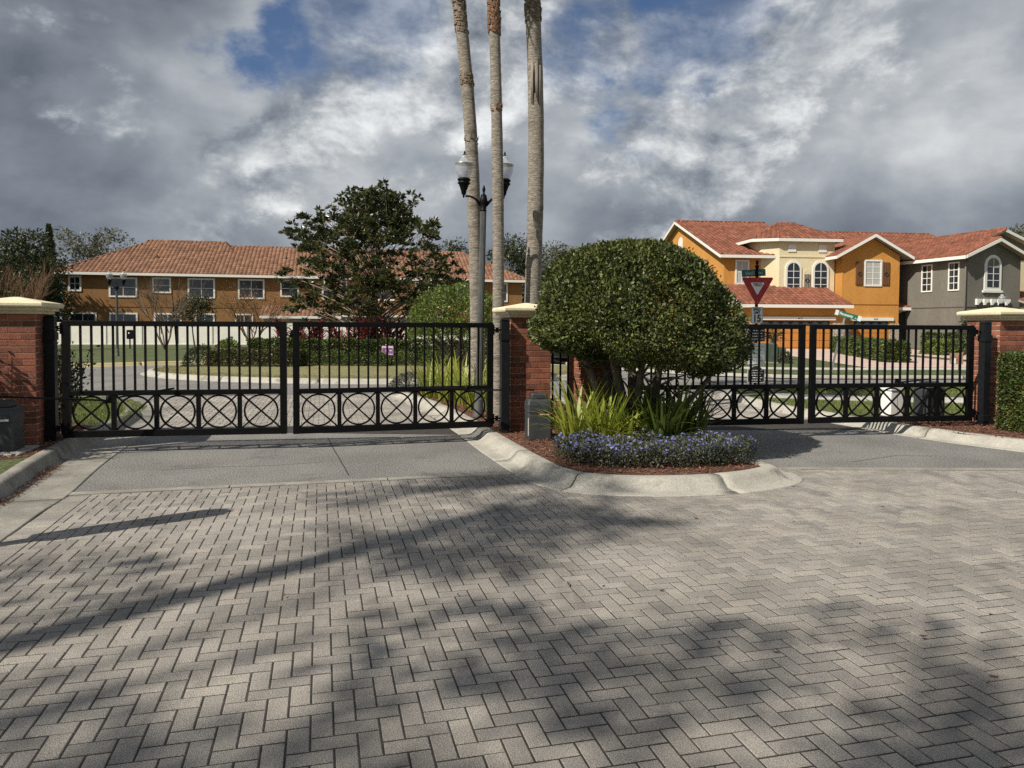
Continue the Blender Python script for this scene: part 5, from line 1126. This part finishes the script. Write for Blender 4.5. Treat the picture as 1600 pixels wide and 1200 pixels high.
r2 = roof(HB, [((4.0, 4.2, 8.12), (12.6, 4.2, 8.12), (11.6, 6.3, 9.15), (5.0, 6.3, 9.15)), ((4.0, 8.4, 8.12), (4.0, 4.2, 8.12), (5.0, 6.3, 9.15)), ((12.6, 4.2, 8.12), (12.6, 8.4, 8.12), (11.6, 6.3, 9.15))], m_tile_l, 'raised_roof'); ridge_cap(r2, (5.0, 6.3, 9.18), (11.6, 6.3, 9.18), m_tile_l)
for k, (x, y) in enumerate(((6.5, 2.6), (9.6, 1.6), (17.2, 3.1), (14.2, 2.2), (20.5, 2.0))): 
    z = 5.78 + (y + .45) / (ry_ + .45) * (rz_ - 5.78); MB().tube([(x, y, z - .1), (x, y, z + .28)], .05, 8).box(x - .12, x + .12, y - .12, y + .02, z + .02, z + .1).build('roof_vent', m_tile_l if k % 2 else m_near_black, rr_)
for x0, x1, z0, z1, c, r_ in ((.5, 1.2, 4.36, 5.38, 2, 2), (3.5, 5.4, 3.92, 5.3, 2, 2), (6.8, 8.0, 4.3, 5.34, 1, 2), (9.55, 11.45, 3.9, 5.34, 2, 2), (13.55, 15.45, 3.9, 5.34, 2, 2), (17.0, 18.3, 4.1, 5.34, 1, 2), (20.5, 22.4, 3.9, 5.34, 2, 2), (24.6, 26.5, 3.9, 5.34, 2, 2), (28.6, 30.5, 3.9, 5.34, 2, 2), (32.4, 33.6, 4.2, 5.34, 1, 2), (36.4, 36.9, 3.9, 5.4, 1, 2)):
    window(HB, x0, x1, z0, z1, 0, .13, c, r_)
for x0, x1 in ((.5, 2.3), (3.5, 5.4), (6.9, 8.8), (10.1, 11.4), (13.3, 14.5)): window(HB, x0, x1, .2, 2.38, 0, .13, 2, 1)
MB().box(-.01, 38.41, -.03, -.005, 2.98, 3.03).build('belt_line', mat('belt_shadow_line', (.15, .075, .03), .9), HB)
lan = MB().box(15.8, 30.5, -3.0, -.02, -.2, 2.25).build('lanai_wall', m_soffit, HB)
roof(HB, [((15.4, -3.4, 2.3), (22.0, -3.4, 2.3), (22.0, -.02, 3.2), (15.4, -.02, 3.2))], m_tile_l, 'lanai_roof', fascia=[((15.4, -3.4, 2.3), (22.0, -3.4, 2.3))])
MB().box(22.05, 30.6, -3.5, -.05, 2.26, 2.42).build('lanai_awning', m_trim, HB)

# ---- white fence
m_vinyl = mat('vinyl', (0.76, 0.74, 0.66), .55, var=.04, bscale=3)
FE = thing('white_fence', 'long white vinyl privacy fence before the brown house', 'fence', (-33.6, 51.55, 0.05), R(8))
pan = MB()
for k in range(15): pan.box(.06 + k * .152, .06 + k * .152 + .149, -.012, .012, .06, 1.56)
pan = pan.mesh('panel', m_vinyl); pst = MB().box(-.06, .06, -.06, .06, 0, 1.66).prism([(-.075, -.075), (.075, -.075), (.075, .075), (-.075, .075)], 1.66, 1.74, top_in=.6).mesh('post', m_vinyl)
ral = MB().box(.06, 2.34, -.03, .03, 1.52, 1.64).box(.06, 2.34, -.03, .03, .03, .14).mesh('rail', m_vinyl)
for k in range(15):
    if k < 14: link('panel', pan, FE, (k * 2.4, 0, 0)); link('rail', ral, FE, (k * 2.4, 0, 0))
    link('post', pst, FE, (k * 2.4, 0, 0))

# ---- orange and cream house
HO = thing('orange_house', 'orange and cream two-storey house with red tiled roofs and garages', 'house', (15.18, 53.0, 0), R(6))
MB().box(0, 7.3, 0, 19.4, -.5, 6.7).wallpoly([(0, 6.7), (19.4, 6.7), (9.7, 10.25)], -.2, 0, Matrix.Rotation(R(90), 4, 'Z')).build('wall', m_orange, HO)
MB().box(7.3, 12.5, .3, 19, -.5, 6.6).build('wall', m_orange, HO)
rm = roof(HO, [((-.45, -.45, 6.72), (7.4, -.45, 6.72), (7.4, 9.7, 10.45), (-.45, 9.7, 10.45)), ((7.4, 19.85, 6.72), (-.45, 19.85, 6.72), (-.45, 9.7, 10.45), (7.4, 9.7, 10.45))], m_tile, fascia=[((-.45, -.45, 6.72), (7.4, -.45, 6.72)), ((-.45, 9.7, 10.45), (-.45, -.45, 6.72)), ((-.45, 19.85, 6.72), (-.45, 9.7, 10.45))])
ridge_cap(rm, (-.45, 9.7, 10.5), (7.4, 9.7, 10.5), m_tile); ridge_cap(rm, (-.4, 9.7, 10.5), (-.4, -.45, 6.78), m_tile)
r2 = roof(HO, [((7.4, -.1, 6.75), (22.5, -.1, 6.75), (22.5, 9.7, 9.75), (7.4, 9.7, 9.75))], m_tile, 'rear_roof'); ridge_cap(r2, (7.4, 9.7, 9.8), (22.5, 9.7, 9.8), m_tile)
av = link('window', None, HO); MB().wallpoly([(x, z) for x, z in arch_pts(8.9, 9.9, 7.2, 9.1)], -.06, -.005, Matrix.Rotation(R(90), 4, 'Z') @ Matrix.Diagonal((1, -1, 1, 1))).build('blind_panel', m_trim, av)
window(HO, .95, 1.75, 4.75, 6.3, 0, .12, 2, 2, pane=m_blind)
# cream tower bay
tw_poly = [(2.55, .4), (2.75, 0.0), (3.85, -.6), (8.02, -.6), (8.02, 5.0), (2.55, 5.0)]
MB().prism(tw_poly, -.3, 7.85).build('tower_wall', m_buff, HO)
ev = [(2.0, -.1), (3.65, -.9), (8.45, -.9), (8.45, 6.2), (2.0, 6.2)]; zt = 7.9; pk1, pk2 = (5.2, 2.6, 9.45), (6.4, 2.6, 9.45)
rt = roof(HO, [((3.65, -.9, zt), (8.45, -.9, zt), pk2, pk1), ((2.0, -.1, zt), (3.65, -.9, zt), pk1), ((8.45, -.9, zt), (8.45, 6.2, zt), pk2), ((2.0, 6.2, zt), (2.0, -.1, zt), pk1)], m_tile, 'tower_roof', fascia=[((3.65, -.9, zt), (8.45, -.9, zt)), ((2.0, -.1, zt), (3.65, -.9, zt)), ((8.45, -.9, zt), (8.45, 6.2, zt)), ((2.0, 6.2, zt), (2.0, -.1, zt))])
ridge_cap(rt, (3.65, -.9, zt + .05), pk1, m_tile); ridge_cap(rt, (8.45, -.9, zt + .05), pk2, m_tile); ridge_cap(rt, pk1, pk2, m_tile)
arch_window(HO, 4.45, 5.35, 4.2, 6.2, -.6, .16); arch_window(HO, 6.5, 7.4, 4.2, 6.22, -.6, .16)
MB().wallpoly(arch_pts(5.68, 6.22, 4.3, 5.75), -.63, -.6).build('niche', m_buff, HO)
gr = link('grille', None, HO); MB().box(5.74, 6.18, -.65, -.632, 4.42, 5.4).build('panel', m_soffit, gr)
for x in (5.76, 5.9, 6.02, 6.14): MB().box(x, x + .025, -.672, -.652, 4.42, 5.4).build('bar', m_ink, gr)
MB().ring((5.96, -.665, 4.95), .13, .03, n=16).build('scroll', m_ink, gr)
for x in (4.48, 6.78): MB().box(x, x + .6, -.65, -.598, 6.98, 7.5).build('blind_panel', m_trim, HO)
MB().box(3.87, 8.0, -.68, -.602, 3.78, 4.02).build('sill_band', m_trim, HO); MB().box(3.86, 8.01, -.64, -.603, 6.60, 6.68).build('belt_band', m_buff, HO)
# orange front gable
MB().box(8.1, 12.42, -1.5, 2, -.5, 6.75).wallpoly([(8.1, 6.75), (12.42, 6.75), (10.26, 7.98)], -1.5, 1.0).build('gable_wall', m_orange, HO)
rg = roof(HO, [((7.35, 6, 6.6), (7.35, -2.0, 6.6), (10.26, -2.0, 8.18), (10.26, 6, 8.18)), ((13.17, -2.0, 6.6), (13.17, 6, 6.6), (10.26, 6, 8.18), (10.26, -2.0, 8.18))], m_tile, 'gable_roof', fascia=[((7.35, -2.0, 6.6), (10.26, -2.0, 8.18)), ((10.26, -2.0, 8.18), (13.17, -2.0, 6.6)), ((7.35, 6, 6.6), (7.35, -2.0, 6.6))])
ridge_cap(rg, (10.26, -2.0, 8.22), (10.26, 6, 8.22), m_tile)
window(HO, 9.85, 10.95, 4.65, 6.3, -1.5, .12, 2, 4, pane=m_blind)
for x0 in (9.1, 11.1):
    s = link('shutter', None, HO); MB().box(x0, x0 + .55, -1.56, -1.505, 4.62, 6.25).build('panel', m_shut, s)
    for k in range(4): MB().box(x0 + .05 + k * .13, x0 + .11 + k * .13, -1.59, -1.562, 4.65, 6.22).build('slat', m_shut, s)
    MB().ring((x0 + .275, -1.6, 5.4), .12, .035, n=14).build('scroll', m_ink, s)
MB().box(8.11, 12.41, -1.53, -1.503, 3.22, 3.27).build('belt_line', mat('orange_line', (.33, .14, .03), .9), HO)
# garage wing with lean-to roof
MB().box(0.0, 7.15, -3.5, -.61, -.5, 3.0).wallpoly([(-3.5, 3.0), (-.62, 3.0), (-.62, 4.2)], -.15, 0, Matrix.Rotation(R(90), 4, 'Z')).build('garage_wall', m_orange, HO)
rgw = roof(HO, [((-.35, -4.0, 3.1), (7.5, -4.0, 3.1), (7.5, -.62, 4.35), (-.35, -.1, 4.6))], m_tile, 'garage_roof', fascia=[((-.35, -4.0, 3.1), (7.5, -4.0, 3.1)), ((-.35, -.1, 4.55), (-.35, -4.0, 3.1))])
MB().tube([(-.3, -3.95, 2.95), (-.35, -3.8, 2.7), (-.1, -3.56, 2.5), (-.08, -3.54, 0)], .05, 8).build('downspout', m_trim, rgw)
def garage_door(x0, x1, y, num):
    d = link('garage_door', None, HO); MB().box(x0, x1, y - .012, y, -.4, 2.02).build('door_shade_sheet', m_near_black, d)  # near-black sheet on the wall paints the shade between the door panels
    for r_ in range(4):
        for c in range(int((x1 - x0) / .62)):
            w = (x1 - x0) / int((x1 - x0) / .62); z0 = -.3 + r_ * .5; MB().box(x0 + c * w + .015, x0 + (c + 1) * w - .015, y - .05, y - .014, z0 + .012, z0 + .49, ch=.008).build('panel', m_door, d)
    for c in range(int((x1 - x0) / .62)):
        w = (x1 - x0) / int((x1 - x0) / .62); MB().wallpoly(arch_pts(x0 + c * w + .06, x0 + (c + 1) * w - .06, 1.72, 1.98, 6), y - .055, y - .0135).build('pane', m_pane, d)
    l = MB().box(x0 - .38, x1 + .38, y - .14, y - .002, 2.08, 2.3).build('lintel', m_trim, d); text(num, .17, m_ink, l, TX((x0 + x1) / 2 + .3, y - .145, 2.19))
garage_door(1.2, 6.1, -3.5, '8672'); garage_door(9.05, 11.6, -1.5, '8668')
for x0, x1, y in ((6.3, 7.16, -3.5), (8.09, 8.85, -1.5), (11.75, 12.43, -1.5)): MB().box(x0, x1, y - .07, y - .003, -.4, 1.9).build('stone_pier', m_stone, HO)
MB().box(0, .9, -3.56, -3.503, -.4, 1.9).build('stone_pier', m_stone, HO)
# entry porch right of the gable
MB().box(12.5, 15.2, 1.5, 6, -.4, 6.5).build('entry_wall', m_buff, HO)
pw = MB().box(12.55, 14.9, -.6, -.4, -.4, 3.0).build('porch_wall', m_buff, HO); MB().wallpoly(arch_pts(12.75, 14.1, -.38, 2.75), -.63, -.605).build('arch_shade_plate', m_near_black, pw)  # near-black arch plate on the solid wall paints the shade inside the archway
roof(HO, [((12.45, -1.1, 3.05), (15.3, -1.1, 3.05), (14.2, 1.45, 4.0), (12.45, 1.45, 4.0))], m_tile, 'porch_roof', fascia=[((12.45, -1.1, 3.05), (15.3, -1.1, 3.05))])

# ---- grey house
HG = thing('grey_house', 'grey stucco house with arched window at the right edge', 'house', (30.09, 49.0, 0), R(16))
MB().box(0, 4.7, 0, 12, -.4, 6.35).wallpoly([(0, 6.35), (4.7, 6.35), (2.35, 7.4)], 0, 3).build('wall', m_grey, HG); MB().box(4.7, 14, 2.2, 12, -.4, 6.35).build('wall', m_buff, HG)
MB().wallpoly([(4.7, 6.35), (13, 6.35), (6.6, 8.5)], 3.2, 3.6).build('upper_gable', m_grey, HG)
rg = roof(HG, [((-.5, 12, 6.35), (-.5, -.1, 6.35), (6.4, 2.6, 8.72), (6.4, 12, 8.72)), ((13.3, 2.6, 6.4), (13.3, 12, 6.4), (6.4, 12, 8.72), (6.4, 2.6, 8.72))], m_tile, 'roof', fascia=[((-.5, 12, 6.35), (-.5, -.45, 6.35)), ((6.4, 2.6, 8.72), (13.3, 2.6, 6.4))])
ridge_cap(rg, (6.4, 2.6, 8.78), (6.4, 12, 8.78), m_tile)
rg2 = roof(HG, [((-.5, 5, 6.38), (-.5, -.5, 6.38), (2.35, -.5, 7.58), (2.35, 5, 7.58)), ((5.2, -.5, 6.38), (5.2, 5, 6.38), (2.35, 5, 7.58), (2.35, -.5, 7.58))], m_tile, 'gable_roof', fascia=[((-.5, -.5, 6.38), (2.35, -.5, 7.58)), ((2.35, -.5, 7.58), (5.2, -.5, 6.38))])
ridge_cap(rg2, (2.35, -.5, 7.62), (2.35, 5, 7.62), m_tile)
arch_window(HG, 1.75, 2.75, 4.35, 6.3, 0, .22, 2, 4, m_grey)
MB().box(1.4, 3.1, -.12, -.01, 3.98, 4.13).build('sill', m_trim, HG)
for x0, x1 in ((.55, 1.25), (2.75, 3.5)): window(HG, x0, x1, 4.2, 5.95, 0, .09, 2, 4, side=True)
for k in range(5):
    x = .85 + k * .62 
    MB().wallpoly([(x, 3.15), (x + .16, 3.15), (x + .16, 3.24), (x + .30, 3.30), (x + .40, 3.42), (x + .40, 3.55), (x, 3.55)], -.16, -.002).build('corbel', m_trim, HG)
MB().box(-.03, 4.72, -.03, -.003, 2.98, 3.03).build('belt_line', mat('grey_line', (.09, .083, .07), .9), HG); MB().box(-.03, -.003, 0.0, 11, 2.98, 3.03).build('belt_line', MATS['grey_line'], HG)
MB().tube([(.12, -.06, 6.2), (-.06, -.04, 5.9), (-.06, -.04, 0)], .05, 8).build('downspout', m_grey, HG)
MB().lathe([(.02, 0), (.1, .05), (.08, .15), (.03, .2)], 10, TX(2.3, -.2, 2.6)).build('wall_lamp', m_trim, HG)
MB().box(4.75, 8, -1.2, 2.1, -.3, 3.0).build('wing_wall', m_grey, HG); roof(HG, [((4.6, -1.6, 3.05), (8.3, -1.6, 3.05), (8.3, 2.1, 4.2), (4.6, 2.1, 4.2))], m_tile, 'wing_roof', fascia=[((4.6, -1.6, 3.05), (8.3, -1.6, 3.05))])

# ------------------------------------------------------------------ parked vehicle behind the columns
m_car = mat('black_car_paint', (0.012, 0.013, 0.015), .18, coat=.6); m_tyre = mat('tyre', (.018, .018, .018), .9); m_tail = mat('tail_lamp', (.45, .02, .03), .25); m_chrome = mat('chrome', (.7, .7, .7), .15, metal=1)
CARO = thing('parked_car', 'black parked sport utility vehicle seen from behind between the columns', 'car', (2.55, 30.4, 0.0), R(8))
W2 = .93
sec = [(0, .42, 1.02, 1.02), (.05, .38, 1.06, 1.62), (.35, .36, 1.06, 1.76), (1.6, .34, 1.05, 1.80), (2.8, .34, 1.04, 1.74), (3.5, .34, 1.02, 1.06), (4.5, .36, .98, .99), (4.75, .42, .85, .86)]
vs = []; fs = []
for y, zb, zm, zt_ in sec:
    k = .78 if zt_ > 1.2 else .96
    vs += [(-W2 * .95, y, zb), (-W2, y, (zb + zm) / 2), (-W2 * .97, y, zm), (-W2 * k, y, zt_ - .04), (-W2 * k * .85, y, zt_), (W2 * k * .85, y, zt_), (W2 * k, y, zt_ - .04), (W2 * .97, y, zm), (W2, y, (zb + zm) / 2), (W2 * .95, y, zb)]
for i in range(len(sec) - 1):
    for k in range(10): fs.append((i * 10 + k, i * 10 + (k + 1) % 10, (i + 1) * 10 + (k + 1) % 10, (i + 1) * 10 + k))
fs += [tuple(range(9, -1, -1)), tuple((len(sec) - 1) * 10 + k for k in range(10))]
MB().add(vs, fs).build('body', m_car, CARO)
MB().box(-.62, .62, -.015, .03, 1.1, 1.55, Matrix.Rotation(R(-4), 4, 'X')).build('rear_window', m_pane, CARO)
for s in (-1, 1):
    MB().box(s * .86 - .09, s * .86 + .05, -.03, .1, .82, 1.28, ch=.02).build('tail_lamp', m_tail, CARO)
    MB().add([(s * (W2 * .96), .5, 1.1), (s * (W2 * .96), 2.9, 1.08), (s * (W2 * .82), 2.5, 1.62), (s * (W2 * .82), .7, 1.64)], [(0, 1, 2, 3)]).build('side_window', m_pane, CARO)
    for y in (.95, 3.75):
        w = MB().lathe([(.24, -.1), (.34, -.11), (.36, -.07), (.36, .07), (.34, .11), (.24, .1)], 20, Matrix.Translation((s * .83, y, .36)) @ Matrix.Rotation(R(90), 4, 'Y')).build('wheel', m_tyre, CARO); MB().lathe([(.23, 0), (.2, .02), (.05, .03)], 14, Matrix.Translation((s * .94, y, .36)) @ Matrix.Rotation(R(90 * s), 4, 'Y')).build('rim', m_chrome, w)
MB().box(-.9, .9, -.1, .12, .42, .68, ch=.04).build('bumper', m_car, CARO); pl = MB().box(-.16, .16, -.025, -.005, .82, .98).build('licence_plate', m_trim, CARO); MB().box(-.4, .4, -.03, -.004, 1.02, 1.05).build('trim_bar', m_chrome, CARO)
